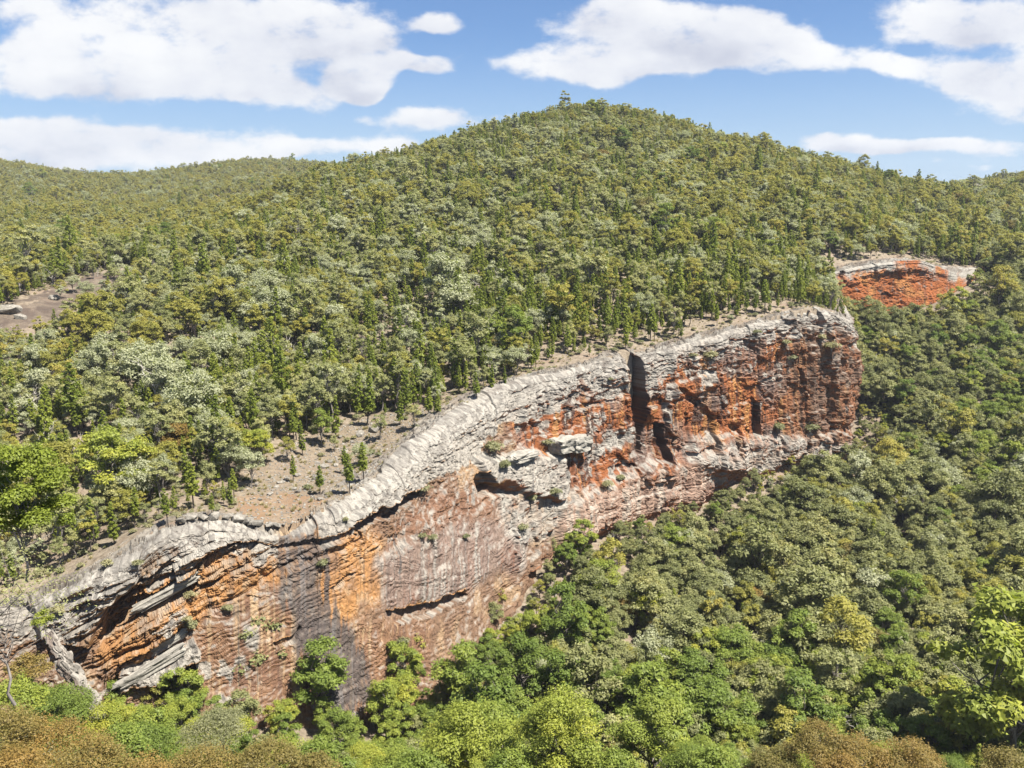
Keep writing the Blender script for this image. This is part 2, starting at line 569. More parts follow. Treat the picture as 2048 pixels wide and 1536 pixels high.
def mat_stone(name, cols):
    m, t, out = new_mat(name)
    b = principled(t, out, .92, .15)
    tc = t.n('ShaderNodeTexCoord')
    oi = t.n('ShaderNodeObjectInfo')
    geo = t.n('ShaderNodeNewGeometry')
    p = geo.outputs['Position']
    c = t.ramp(t.noise(p, 1.3, 5, .65), [(.3, cols[0]), (.5, cols[1]), (.68, cols[2])])
    k = t.math('ADD', t.math('MULTIPLY', oi.outputs['Random'], .5), .75)
    kc = t.n('ShaderNodeCombineXYZ')
    for i in range(3):
        t.l(k, kc.inputs[i])
    c = t.mix(1.0, c, kc.outputs[0], 'MULTIPLY')
    t.l(c, b.inputs['Base Color'])
    bump(t, b, t.noise(p, 5, 5, .7), .7, .15)
    return m


def mat_leaf(name, stops, trans=.38, spec=.25):
    """leaf colours differ from tree to tree and from spray to spray"""
    m, t, out = new_mat(name)
    oi = t.n('ShaderNodeObjectInfo')
    a = t.n('ShaderNodeAttribute', attribute_name="leaf")
    sepc = t.n('ShaderNodeSeparateColor')
    t.l(a.outputs['Color'], sepc.inputs[0])
    fac = t.math('ADD', t.math('MULTIPLY', oi.outputs['Random'], .62), t.math('MULTIPLY', sepc.outputs[0], .38))
    base = t.ramp(fac, stops)
    k = t.math('ADD', t.math('MULTIPLY', sepc.outputs[1], .5), .76)
    kc = t.n('ShaderNodeCombineXYZ')
    for i in range(3):
        t.l(k, kc.inputs[i])
    base = t.mix(1.0, base, kc.outputs[0], 'MULTIPLY')
    d = t.n('ShaderNodeBsdfPrincipled')
    d.inputs['Roughness'].default_value = .55
    d.inputs['Specular IOR Level'].default_value = spec
    t.l(base, d.inputs['Base Color'])
    tr = t.n('ShaderNodeBsdfTranslucent')
    t.l(t.mix(1.0, base, (1.15, 1.25, .6, 1), 'MULTIPLY'), tr.inputs['Color'])
    mx = t.n('ShaderNodeMixShader')
    mx.inputs[0].default_value = trans
    t.l(d.outputs[0], mx.inputs[1]); t.l(tr.outputs[0], mx.inputs[2])
    t.l(mx.outputs[0], out.inputs['Surface'])
    return m


def mat_bark(name, dark, pale):
    m, t, out = new_mat(name)
    b = principled(t, out, .9, .15)
    geo = t.n('ShaderNodeNewGeometry')
    sc = t.vmath('MULTIPLY', geo.outputs['Position'], (3, 3, .8))
    t.l(t.ramp(t.noise(sc, 1.5, 5, .6), [(.35, dark), (.65, pale)]), b.inputs['Base Color'])
    return m


M_SOIL = mat_soil()
M_ROCK = mat_cliff()
M_STONE = mat_stone("lichen_stone", [(.085, .078, .066), (.175, .16, .137), (.25, .235, .207)])
M_STONE_RED = mat_stone("rusty_stone", [(.10, .045, .02), (.24, .13, .065), (.30, .25, .20)])
M_BARK = mat_bark("dark_bark", (.035, .028, .022), (.12, .10, .085))
M_BARK_PALE = mat_bark("pale_bark", (.26, .23, .20), (.56, .53, .48))
M_BARK_GREY = mat_bark("grey_bark", (.09, .08, .07), (.26, .235, .21))

LEAF = {
    'gum': mat_leaf("gum_leaf", [(0, (.170, .182, .070)), (.35, (.230, .238, .098)), (.7, (.295, .290, .132)), (1, (.325, .305, .110))]),
    'silver': mat_leaf("silver_leaf", [(0, (.235, .248, .142)), (.5, (.305, .315, .195)), (1, (.375, .375, .250))]),
    'olive': mat_leaf("olive_leaf", [(0, (.165, .165, .036)), (.4, (.240, .228, .048)), (.8, (.295, .265, .056)), (1, (.300, .232, .056))]),
    'pine': mat_leaf("cypress_leaf", [(0, (.115, .150, .022)), (.5, (.185, .220, .030)), (1, (.255, .275, .042))]),
    'lush': mat_leaf("rainforest_leaf", [(0, (.095, .140, .026)), (.45, (.155, .198, .036)), (.8, (.245, .270, .044)), (1, (.345, .320, .044))]),
    'wattle': mat_leaf("wattle_leaf", [(0, (.135, .130, .040)), (.5, (.190, .150, .045)), (1, (.250, .155, .042))]),
    'slope': mat_leaf("slope_gum_leaf", [(0, (.130, .142, .058)), (.4, (.188, .196, .078)), (.75, (.245, .245, .105)), (1, (.270, .245, .080))]),
    'shrub': mat_leaf("shrub_leaf", [(0, (.13, .14, .06)), (.5, (.21, .21, .11)), (1, (.32, .28, .15))]),
    'grass': mat_leaf("dry_grass_blade", [(0, (.28, .24, .13)), (1, (.48, .41, .25))], .3, .1),
}

# ------------------------------------------------------------------ ground sheet
az = np.concatenate([np.linspace(-.80, -.58, 30)[:-1], np.linspace(-.58, .58, 800), np.linspace(.58, .80, 30)[1:]])
rr = [3.0]
while rr[-1] < 3800:
    r = rr[-1]
    rr.append(r + (6 if r < 100 else 1.6 if r < 520 else 2.6 if r < 860 else r * .012))
rr = np.array(rr)
AZ, RR = np.meshgrid(az, rr)
# polar by plan direction, measured on the forward distance
GX = RR * np.tan(AZ); GY = RR.copy()
GZ, GH = ground_z(GX, GY)
gu, gv, _ = project(np.stack([GX, GY, GZ], -1))
tint = np.zeros(GX.shape + (4,))
wu = gu + fbm(GX / 9, GY / 9, octv=3, seed=21) * 18
wv_ = gv + fbm(GX / 9, GY / 9, octv=3, seed=22) * 12
SCREE = [(478, 985), (545, 905), (640, 868), (730, 835), (860, 815), (870, 850), (790, 905), (720, 985), (640, 1050), (560, 1075), (480, 1050)]
SLAB_L = [(-20, 640), (60, 592), (150, 560), (255, 538), (300, 552), (215, 590), (140, 625), (60, 655), (-20, 665)]
BOWL = [(470, 1005), (560, 985), (650, 1000), (690, 1010), (600, 1070), (500, 1065)]
CREEK = [(1770, 1040), (1800, 1045), (1850, 1150), (1820, 1165), (1790, 1110)]


def tintmask(poly, colr, amt, on_hill=True):
    k = inside(poly, wu, wv_) & (GH == on_hill)
    tint[k, :3] = colr
    tint[k, 3] = amt * np.clip(.75 + .5 * fbm(GX[k] / 4, GY[k] / 4, octv=3, seed=23), .2, 1)


tintmask(SCREE, (.235, .195, .145), .8)
tintmask(BOWL, (.27, .18, .11), .9)
tintmask(SLAB_L, (.12, .098, .085), 1.0)
tintmask(CREEK, (.13, .085, .065), 1.0, False)
nr, na = GX.shape
gi = np.arange(nr * na).reshape(nr, na)
quads = np.stack([gi[:-1, :-1], gi[:-1, 1:], gi[1:, 1:], gi[1:, :-1]], -1).reshape(-1, 4)
gme = mesh_from("ground", np.stack([GX, GY, GZ], -1).reshape(-1, 3), quads, [M_SOIL], True)
ca = gme.color_attributes.new("tint", 'FLOAT_COLOR', 'POINT')
ca.data.foreach_set("color", tint.reshape(-1, 4).astype(np.float32).ravel())
link("ground", gme, kind="structure", label="pale stony hillside and gorge floor under the trees", category="ground")

# ------------------------------------------------------------------ the cliff
NC = len(cu)
NF, NCAP, NEXT = 230, 22, 14
capw = np.interp(np.arange(NC), np.linspace(0, NC - 1, 60), 6.5 + 2.0 * RNG.random(60))
capw = np.where(cu > 1000, 4.8, capw)
capw = np.where((cu > 600) & (cu < 1000) & (cdt < 300), capw + 2.0, capw)
T = np.concatenate([np.linspace(0, 1, NF), 1 + np.linspace(0, .22, NEXT + 1)[1:]])
U = cu[:, None] + 0 * T
V = cvt[:, None] + (cvb - cvt)[:, None] * T
base = rim_w[:, None, :] + (foot_w - rim_w)[:, None, :] * T[None, :, None]
arc = np.concatenate([[0], np.cumsum(np.linalg.norm(np.diff(rim_w[:, :2], axis=0), axis=1))])
Aa = arc[:, None] + 0 * T
Hh = base[..., 2]
near_part = (np.arange(NC) <= np.searchsorted(kk, 26.6))[:, None] & np.ones_like(T, bool)   # the main cliff
height = (rim_w[:, 2] - foot_w[:, 2])[:, None] + 0 * T
amp = np.clip(height / 25, .06, 1.0)                     # low ledges get low relief


def blur(a, n, m):
    for ax, k in ((0, n), (1, m)):
        if k < 1:
            continue
        w = np.ones(2 * k + 1) / (2 * k + 1)
        p = np.pad(a, [(k, k) if i == ax else (0, 0) for i in (0, 1)], mode='edge')
        c = np.cumsum(p, axis=ax)
        c = np.concatenate([np.zeros_like(np.take(c, [0], ax)), c], ax)
        n_ = a.shape[ax]
        a = (np.take(c, range(2 * k + 1, 2 * k + 1 + n_), ax) - np.take(c, range(0, n_), ax)) / (2 * k + 1)
    return a


jit_u = fbm(Aa / 2.2, Hh / 2.2, octv=4, seed=31)
jit_v = fbm(Aa / 2.2, Hh / 2.2, octv=4, seed=32)


def mask(poly, rag=4.0, soft=1, main=True):
    k = inside(poly, U + jit_u * rag, V + jit_v * rag)
    if main is not None:
        k = k & (near_part == main)
    k = k.astype(float)
    return blur(blur(k, soft, soft), soft, soft) if soft else k


# zones with strong bedding, and smooth water-worn slabs
z_slab = np.maximum(mask([(400, 1235), (470, 1200), (560, 1150), (690, 1090), (760, 1110), (1060, 1070), (1050, 1140), (930, 1240), (860, 1420), (380, 1420)], 10, 6), 0)
z_beds = mask([(140, 1190), (330, 1110), (520, 1075), (640, 1050), (660, 1090), (560, 1175), (420, 1240), (240, 1400), (150, 1350)], 10, 6)
right = sstep(U, 980, 1090) * near_part

dip = np.where(near_part, .30 * (1 - sstep(U, 520, 950)) + .03, .05)
hb = Hh - dip * (Aa - arc[np.searchsorted(kk, 6)]) + fbm(Aa / 14, Hh / 20, octv=3, seed=40) * .9


def beds(th, seed, under, cell):
    q = hb / th + vnoise(Aa / 40, Hh * 0, seed=seed) * .35
    k = np.floor(q); f = q - k
    row = k * 7.13
    cc = Aa / cell + h1(k, seed + 1) * 9 + vnoise(Aa / 3, Hh / 3, seed=seed + 5) * .18
    blk = np.floor(cc)
    bf = cc - blk
    o = (_hash(blk, k, np.zeros_like(k), seed + 2) - .5) * .8 + (h1(k, seed + 3) - .5) * 1.1
    crack = np.exp(-(np.minimum(bf, 1 - bf) * cell / .16)**2)
    undercut = np.exp(-(f * th / (.20 * th + .08))) * under
    return o - undercut - crack * .35, f


b1, f1 = beds(4.6, 50, 1.3, 11)
b2, f2 = beds(1.45, 60, .55, 4.5)
bed_amt = .25 + .9 * z_beds + .02 * right - .17 * z_slab
frac = fbm(Aa / 7, Hh / 7, octv=5, seed=70, gain=.55)
fl = fbm(Aa / 6 + fbm(Aa / 3, Hh / 3, octv=2, seed=72) * .5, Hh / 4.0, octv=4, seed=71)
flakes = (np.floor(fl * 3.2) / 3.2)
col_n = vnoise(Aa / 2.6, Hh / 26, seed=74) * .5 + vnoise(Aa / 1.3, Hh / 22, seed=75) * .35 + vnoise(Aa / .6, Hh / 14, seed=76) * .14
ridged = 1 - np.abs(fbm(Aa / 3.0, Hh / 2.4, octv=4, seed=78))
disp = (bed_amt * (b1 * 1.25 + b2 * .75)
        + frac * (.95 - .62 * z_slab - .35 * right)
        + flakes * (.55 + .10 * right - .05 * z_slab)
        + col_n * (.25 + 1.1 * right)
        + ridged * (.45 - .25 * right - .36 * z_slab)
        + fbm(Aa / .9, Hh / .7, octv=3, seed=79) * (.22 - .10 * z_slab - .06 * right))
# split blocks of the old grey skin, and hairline bedding on the slabs
wfold = -(rim_w[:, 2:3] - Hh)
wc, we = worley(Aa / 9.5 + jit_u * .3, wfold / 1.7 + jit_v * .45, 120)
wc2, we2 = worley(Aa / 3.6 + jit_u * .3, wfold / .8 + jit_v * .4, 124)
skin = np.exp(-(wfold / 9)**2) * (1 - .6 * mask([(555, 1040), (660, 1040), (720, 1120), (560, 1130)], 6, 4))
disp = disp + skin * ((wc - .5) * 1.7 - .6 * np.exp(-(we / .07)**2) + (wc2 - .5) * .55 - .25 * np.exp(-(we2 / .1)**2))
wr, wre = worley(Aa / 7.5 + frac * .5, Hh / 11 + fl * .5, 128)
disp = disp + right * ((wr - .5) * 2.4 - .5 * np.exp(-(wre / .03)**2)) * (1 - skin)
hq = hb / .95 + fbm(Aa / 6, Hh / 6, octv=3, seed=130) * .8
hf = hq - np.floor(hq)
on = sstep(fbm(Aa / 7, Hh / 3, octv=3, seed=131) + .35 * (h1(np.floor(hq), 132) - .5), -.12, .25)
hair = (hf * .38 - .30 * np.exp(-(np.minimum(hf, 1 - hf) / .07)**2)) * on
disp = disp + hair * (.35 + .75 * z_slab + .5 * z_beds - .15 * right)
# the outer corner breaks up into buttresses
disp = disp + sstep(U, 1600, 1690) * near_part * (vnoise(Aa / 5, Hh / 30, seed=134) * 1.6 + np.sin(np.clip(T, 0, 1) * pi) * 2.2 + fbm(Aa / 3, Hh / 3, octv=4, seed=135) * 1.1)
# rounded shoulder at the rim
stepw = wfold / 1.35 + fbm(Aa / 16, wfold / 9, octv=3, seed=140) * 1.3
stepf = stepw - np.floor(stepw)
disp = disp + skin * ((1 - stepf) * .55 - .35 * np.exp(-(np.minimum(stepf, 1 - stepf) / .08)**2)) * sstep(fbm(Aa / 9, wfold / 3, octv=2, seed=141), -.35, .1)
sh_w = np.where(near_part, 2.2 + 2.4 * (1 - sstep(U, 950, 1150)) * sstep(U, 560, 700), 1.0)
depth_from_top = (rim_w[:, 2:3] - Hh)
q = np.clip(1 - depth_from_top / (4.5 + 0 * T), 0, 1)
long_ = blur(disp, 26, 2)
disp = disp + (long_ - disp) * (.85 * q**.6)
disp = disp - sh_w * (1 - np.sqrt(np.clip(1 - q * q, 0, 1)))

# (outline in the photograph, metres in or out, raggedness, softness)
FEAT = [
    ([(1254, 700), (1283, 718), (1293, 790), (1296, 850), (1287, 912), (1275, 912), (1265, 820)], -10, 1.5, 0),
    ([(1317, 848), (1331, 850), (1334, 926), (1319, 918)], -5, 1.2, 0),
    ([(1283, 846), (1320, 848), (1322, 920), (1286, 925)], -1.6, 2, 1),
    ([(944, 962), (958, 1012), (978, 1010), (990, 985), (966, 955)], -4.5, 2, 0),
    ([(985, 985), (978, 1008), (1035, 1000), (1040, 985), (1000, 975)], -2.0, 2, 1),
    ([(770, 1236), (860, 1222), (925, 1192), (935, 1204), (862, 1247), (788, 1262)], -1.7, 2, 0),
    ([(696, 1050), (760, 1018), (832, 984), (854, 993), (782, 1040), (716, 1068)], -2.6, 2, 0),
    ([(715, 1060), (660, 1075), (560, 1100), (560, 1108), (640, 1098), (720, 1075)], -1.3, 3, 0),
    ([(720, 1070), (640, 1110), (570, 1140), (575, 1150), (650, 1122), (726, 1084)], -1.0, 3, 0),
    ([(208, 1210), (240, 1185), (345, 1130), (355, 1175), (255, 1255), (205, 1285)], -2.6, 2, 0),
    ([(192, 1285), (222, 1225), (330, 1185), (395, 1145), (400, 1180), (300, 1245), (212, 1310)], -2.2, 2, 0),
    ([(400, 1110), (470, 1085), (520, 1090), (500, 1115), (410, 1150)], -1.6, 2, 0),
    ([(545, 1290), (587, 1275), (597, 1255), (603, 1262), (592, 1287), (552, 1303)], -1.1, 1, 0),
    ([(1352, 770), (1376, 782), (1440, 835), (1442, 850), (1400, 822), (1360, 792)], -1.8, 2, 0),
    ([(1597, 732), (1607, 735), (1609, 768), (1600, 768)], -3.2, 1.5, 0),
    ([(1507, 795), (1521, 805), (1523, 872), (1510, 870)], -3.4, 1.5, 0),
    ([(1598, 628), (1648, 622), (1648, 652), (1598, 652)], -2.6, 3, 0),
    ([(1550, 640), (1596, 640), (1590, 655), (1550, 662)], -1.8, 3, 0),
    ([(1485, 675), (1512, 685), (1510, 700), (1484, 690)], -2.0, 2, 0),
    ([(1132, 800), (1165, 768), (1185, 785), (1170, 806), (1140, 812)], -1.3, 3, 1),
    ([(1030, 855), (1090, 850), (1092, 908), (1040, 905)], -1.5, 3, 1),
    ([(1095, 812), (1100, 812), (1098, 870), (1090, 870)], -1.0, 1, 0),
    ([(1088, 785), (1094, 785), (1097, 840), (1090, 835)], -1.0, 1, 0),
    ([(1110, 820), (1180, 808), (1240, 800), (1240, 806), (1150, 824)], -.9, 2, 0),
    ([(290, 1375), (392, 1332), (396, 1376), (330, 1410)], -2.4, 2, 0),
    ([(1230, 932), (1248, 930), (1248, 950), (1234, 950)], -1.8, 1.5, 0),
    ([(1520, 760), (1560, 745), (1562, 752), (1522, 770)], -1.2, 3, 0),
    ([(1370, 905), (1420, 890), (1424, 905), (1380, 920)], -1.6, 2, 0),
    ([(664, 1188), (694, 1155), (716, 1150), (716, 1156), (697, 1162), (668, 1194)], -.8, .8, 0),
    # standing proud
    ([(60, 1205), (180, 1148), (282, 1105), (272, 1175), (205, 1228), (182, 1292), (80, 1270)], 2.6, 3, 1),
    ([(232, 1300), (370, 1200), (378, 1232), (350, 1272), (242, 1332)], 1.6, 2, 0),
    ([(238, 1352), (392, 1288), (402, 1322), (330, 1362), (240, 1384)], 1.8, 2, 0),
    ([(272, 1180), (380, 1110), (420, 1080), (520, 1075), (400, 1130), (300, 1200)], 1.2, 3, 0),
    ([(1120, 1005), (1290, 925), (1455, 900), (1485, 925), (1400, 1010), (1120, 1090)], 4.6, 3, 9),
    ([(762, 1122), (900, 1080), (1062, 1068), (1040, 1132), (932, 1192), (860, 1222), (772, 1236)], .7, 9, 3),
    ([(948, 925), (1122, 915), (1137, 965), (1110, 1005), (985, 985), (955, 960)], 2.6, 4, 1),
    ([(690, 1050), (760, 965), (860, 900), (850, 985), (760, 1020), (700, 1055)], 1.4, 4, 1),
    ([(1375, 880), (1450, 865), (1560, 880), (1690, 860), (1690, 930), (1500, 960), (1380, 920)], 2.6, 4, 5),
    ([(1338, 770), (1430, 745), (1440, 770), (1380, 790), (1345, 800)], 1.4, 3, 1),
]
for poly, d, rag, soft in FEAT:
    disp = disp + mask(poly, rag, soft) * d
# the far red cliff
for poly, d in [([(1682, 540), (1690, 545), (1688, 570), (1678, 560)], -2.5), ([(1762, 545), (1800, 540), (1806, 560), (1770, 556)], -2.5),
                ([(1765, 583), (1790, 590), (1788, 598), (1764, 592)], -2.2), ([(1750, 520), (1850, 515), (1850, 540), (1750, 545)], 1.6)]:
    disp = disp + mask(poly, 3, 0, False) * d
disp = disp * amp
fade = np.clip((T - 1) / .2, 0, 1)
disp = disp - fade * 1.0
face = base.copy()
face[..., :2] += nrm[:, None, :] * disp[..., None]
# pieces sag and jut a little so that level lines break
face[..., 2] += fbm(Aa / 2.4, Hh / 2.4, octv=3, seed=90) * .32 * amp * (1 - np.exp(-T * 12))

# cap: bare rock running back from the rim
Q = np.linspace(0, 1, NCAP + 1)[1:]
cap = np.zeros((NC, NCAP, 3))
start = face[:, 0, :2]
sm = np.stack([np.convolve(np.pad(start[:, j], 30, mode='edge'), np.ones(61) / 61, 'valid') for j in (0, 1)], 1)
inl = -nrm[:, None, :] * (capw[:, None] * Q)[..., None]
cap[..., :2] = sm[:, None, :] + inl + (start - sm)[:, None, :] * np.exp(-Q * 5)[None, :, None]
cz_u = up_tps(cap[..., 0], cap[..., 1])
ca_ = arc[:, None] + 0 * Q
capd = capw[:, None] * Q[None, :]
cj = fbm(cap[..., 0] / 2.2, cap[..., 1] / 2.2, octv=3, seed=136)
kc1, ke1 = worley(arc[:, None] / 9.5 + cj * .9, capd / 1.9 + cj * .6, 120)
kc2, ke2 = worley(arc[:, None] / 4.2 + cj * .9, capd / .9 + cj * .5, 124)
rough = (kc1 - .5) * 1.2 - .6 * np.exp(-(ke1 / .08)**2) + (kc2 - .5) * .5 - .25 * np.exp(-(ke2 / .1)**2) + .55 * (1 - (lambda w_: w_ - np.floor(w_))(capd / 1.7 + fbm(arc[:, None] / 16, capd / 7, octv=3, seed=142) * 1.3)) + .5 * fbm(cap[..., 0] / 3.5, cap[..., 1] / 3.5, octv=4, seed=93) * .55 + np.floor(fbm(cap[..., 0] / 5, cap[..., 1] / 5, octv=3, seed=94) * 3) / 3 * .5
cap_amp = np.clip(height[:, :1] / 25, .12, 1.0)
bl = (1 - Q)**.8
cap[..., 2] = cz_u + (.9 * cap_amp + .0) * (1 - Q**2) + rough * cap_amp * (1 - Q**3) - 1.6 * Q**6
zfix = (face[:, 0, 2] - (up_tps(start[:, 0], start[:, 1]) + .9 * cap_amp[:, 0]))[:, None]
zsm = np.convolve(np.pad(zfix[:, 0], 30, mode='edge'), np.ones(61) / 61, 'valid')[:, None]
cap[..., 2] += zsm * np.exp(-Q * 5) + (zfix - zsm) * np.exp(-Q * 14)
full = np.concatenate([cap[:, ::-1], face], 1)

# --- rock colours, by what weathering does: lichen on tops and the old surface, iron under overhangs, water stains
dx = np.gradient(full, axis=0); dy_ = np.gradient(full, axis=1)
nn = np.cross(dy_, dx)
nn /= np.linalg.norm(nn, axis=-1)[..., None] + 1e-9
if np.mean(nn[:, NCAP + 10, 0] * nrm[:, 0] + nn[:, NCAP + 10, 1] * nrm[:, 1]) < 0:
    nn = -nn
nzf = blur(nn[:, NCAP:, 2], 1, 1)
GREY = np.array([.50, .465, .405]); GREY_D = np.array([.30, .275, .245]); ORANGE = np.array([.60, .30, .105]); CREAM = np.array([.62, .43, .25])
RUST = np.array([.40, .135, .045]); RED_B = np.array([.27, .105, .052]); BROWN = np.array([.27, .165, .105]); MAUVE = np.array([.30, .215, .175])
STAIN = np.array([.105, .095, .092]); DARK = np.array([.07, .045, .035]); PINK = np.array([.47, .315, .235])


def lay(c, colr, m):
    return c + (colr - c) * np.clip(m, 0, 1)[..., None]


n_a = fbm(Aa / 5, Hh / 5, octv=4, seed=101)
n_b = fbm(Aa / 1.6, Hh / 1.6, octv=4, seed=102)
n_c = fbm(Aa / 11, Hh / 8, octv=3, seed=103)
streak = vnoise(Aa / .42 + jit_u * .25, Hh / 13, seed=104) * .62 + vnoise(Aa / 1.2 + jit_u * .2, Hh / 20, seed=105) * .62 + .12 * jit_v
streak2 = vnoise(Aa / .5 + 40 + jit_u * .25, Hh / 15, seed=106) * .65 + vnoise(Aa / 1.9, Hh / 24, seed=107) * .6 + .12 * jit_v
C = np.zeros(U.shape + (3,)) + BROWN
C = lay(C, CREAM, sstep(n_a, .0, .6) * .5)
# left bedded ledges: orange
zo = mask([(190, 1330), (215, 1230), (330, 1150), (420, 1110), (520, 1085), (720, 1040), (770, 1100), (770, 1200), (700, 1265), (620, 1210), (560, 1180), (430, 1240), (330, 1300), (230, 1350)], 16, 5)
C = lay(C, ORANGE, zo * (.75 + .3 * n_a))
C = lay(C, CREAM, zo * sstep(n_b, .15, .5) * .6)
C = lay(C, BROWN * .75, zo * sstep(-streak2, .3, .55) * .5)
C = lay(C, BROWN, zo * sstep(-n_a, .25, .8) * .7)
# smooth slab below: brown with cream runs
zs = mask([(395, 1240), (560, 1175), (600, 1230), (700, 1260), (790, 1250), (860, 1260), (860, 1430), (370, 1430)], 14, 5)
C = lay(C, np.array([.33, .185, .105]), zs * .85)
C = lay(C, np.array([.24, .13, .085]), zs * sstep(n_a, .1, .35) * .7)
C = lay(C, CREAM, zs * sstep(streak, .22, .42) * .62)
C = lay(C, np.array([.17, .10, .075]), zs * sstep(-streak2, .30, .5) * .6)
C = lay(C, GREY, zs * sstep(n_c + .6 * n_b, .42, .62) * sstep(-(U - 500) / 60, -.6, .6) * .85)
zw = mask([(470, 1205), (520, 1190), (560, 1300), (520, 1320), (490, 1270)], 12, 4)
C = lay(C, CREAM, zw * sstep(streak, -.2, .4) * .8)
C = lay(C, GREY, mask([(480, 1250), (520, 1260), (515, 1305), (485, 1310)], 10, 2) * .9)
# mauve-brown slab
zm = mask([(755, 1120), (900, 1050), (1065, 1060), (1045, 1140), (930, 1200), (860, 1228), (775, 1245)], 12, 4)
C = lay(C, MAUVE, zm * .9)
C = lay(C, GREY, zm * sstep(streak2, .2, .42) * .7)
C = lay(C, np.array([.17, .12, .10]), zm * sstep(-streak, .25, .5) * .6)
C = lay(C, RED_B, zm * sstep(-streak2 - .3 * n_a, .35, .9) * .5)
zu = mask([(780, 1060), (860, 1000), (1000, 970), (1060, 1040), (900, 1060), (770, 1120)], 12, 4)
C = lay(C, np.array([.29, .155, .095]), zu * .85)
C = lay(C, GREY, zu * sstep(n_b, .2, .7) * .7)
zk = mask([(990, 1010), (1130, 985), (1120, 1080), (1020, 1090)], 10, 4)
C = lay(C, GREY * .95, zk * (.7 + .4 * n_b))
# right: rust wall with varnish
zr = mask([(1010, 840), (1100, 790), (1200, 745), (1260, 712), (1500, 650), (1720, 600), (1720, 905), (1560, 895), (1400, 910), (1280, 950), (1130, 990), (1060, 950)], 12, 5)
C = lay(C, RUST, zr * .95)
C = lay(C, RED_B, zr * sstep(n_a + .4 * n_c, .0, .6) * .85)
C = lay(C, DARK, zr * sstep(streak + .35 * n_a + .3 * n_c, .10, .34) * .80)
C = lay(C, ORANGE, zr * sstep(streak2 - .2 * n_a, .38, .62) * .75)
C = lay(C, MAUVE, zr * sstep(n_c, .1, .6) * .65)
C = lay(C, GREY, zr * sstep(n_a + .6 * n_b - .5 * sstep(streak, -.2, .6) + .3 * (1 - sstep(T, .1, .5)), .50, .70) * .85)
C = lay(C, BROWN * .85, sstep(U, 1540, 1600) * zr * (.65 + .3 * n_b))
# pale shelf at its foot
zp = mask([(1110, 1010), (1250, 955), (1460, 905), (1500, 935), (1420, 1010), (1120, 1110)], 8, 3)
C = lay(C, PINK, zp * .95)
C = lay(C, np.array([.62, .52, .42]), zp * sstep(streak2, .12, .34) * .7)
C = lay(C, np.array([.27, .16, .12]), zp * sstep(-n_a, .2, .8) * .7)
C = lay(C, GREY, mask([(1370, 890), (1560, 870), (1690, 880), (1690, 940), (1400, 960)], 10, 4) * (.65 + .4 * n_b))
# old grey lichen skin: rim band, big white shoulder, blocks
depth_px = V - cvt[:, None]
band = np.where(U < 560, 75 - 15 * sstep(U, 440, 560), np.where(U < 640, 14, np.where(U < 1000, 55, 40)))
zg = near_part * (1 - sstep(depth_px + n_b * 30 + n_a * 26, band * .55, band * .9))
C = lay(C, GREY, zg * .92)
zt = np.maximum.reduce([
    mask([(648, 1048), (740, 955), (860, 862), (960, 795), (1000, 860), (945, 930), (840, 985), (760, 1018), (716, 1052)], 10, 3),
    mask([(940, 920), (1130, 915), (1140, 965), (1115, 1020), (1000, 985), (955, 962)], 8, 2),
    mask([(960, 800), (1090, 755), (1095, 840), (1030, 850), (960, 870)], 12, 3),
    mask([(1095, 755), (1180, 735), (1140, 790), (1110, 830), (1095, 825)], 10, 3) * .9,
    mask([(1180, 740), (1250, 722), (1258, 800), (1215, 815), (1180, 780)], 14, 3) * .8,
    mask([(1285, 735), (1350, 710), (1350, 740), (1300, 800), (1292, 790)], 12, 3) * .75,
    mask([(1395, 735), (1440, 735), (1440, 765), (1395, 800)], 8, 2) * .85,
    mask([(1195, 880), (1270, 850), (1270, 890), (1205, 905)], 10, 2) * .7,
    mask([(60, 1200), (185, 1148), (285, 1105), (272, 1175), (205, 1228), (150, 1290), (60, 1280)], 6, 2) * .85,
    mask([(240, 1345), (395, 1285), (405, 1325), (330, 1365), (240, 1390)], 5, 1) * .9,
    mask([(300, 1270), (368, 1205), (380, 1235), (340, 1280)], 6, 1) * .7,
    mask([(272, 1170), (400, 1090), (520, 1070), (410, 1115), (300, 1195)], 8, 2) * .85,
])
C = lay(C, GREY, sstep(zt + .35 * n_b + .25 * n_a, .35, .65) * .9)
# what lies level goes grey, what hangs over stays fresh and rusty
C = lay(C, GREY * 1.05, sstep(nzf, .45, .8) * (.75 - .35 * zo) * sstep(n_b + 1, .4, 1.0))
fresh = np.where((U < 1000)[..., None], ORANGE, RUST * 1.25)
C = C + (fresh - C) * (sstep(-nzf, .0, .35) * .8)[..., None]
# speckle of dark lichen, darker joints between the blocks
C = lay(C, GREY_D * .8, skin * sstep(n_b + .5 * n_a, .1, .4) * .55)
C = lay(C, DARK, np.exp(-(we / .06)**2) * skin * .6)
C = lay(C, GREY_D * .7, sstep(fbm(Aa / .7, Hh / .7, octv=3, seed=110), .18, .5) * sstep(C.min(-1), .20, .36) * .8)
# black water stain
zb = np.maximum(mask([(572, 1082), (655, 1072), (660, 1130), (650, 1190), (690, 1260), (735, 1330), (760, 1420), (640, 1420), (610, 1340), (596, 1250), (560, 1150)], 16, 12),
                mask([(640, 1330), (690, 1330), (700, 1430), (640, 1430)], 4, 3))
C = lay(C, STAIN * 1.15, sstep(zb + .5 * streak + .25 * n_a, .30, .72) * .85 * (1 - .35 * sstep(nzf, .4, .8)))
C = lay(C, np.array([.25, .24, .235]), zb * sstep(streak2, .25, .5) * .5)
for pl in FEAT[:2]:  # the two clefts: their shade painted in as dark red, no stain
    C = lay(C, np.array([.10, .045, .03]), mask(pl[0], pl[2], 2) * .9)
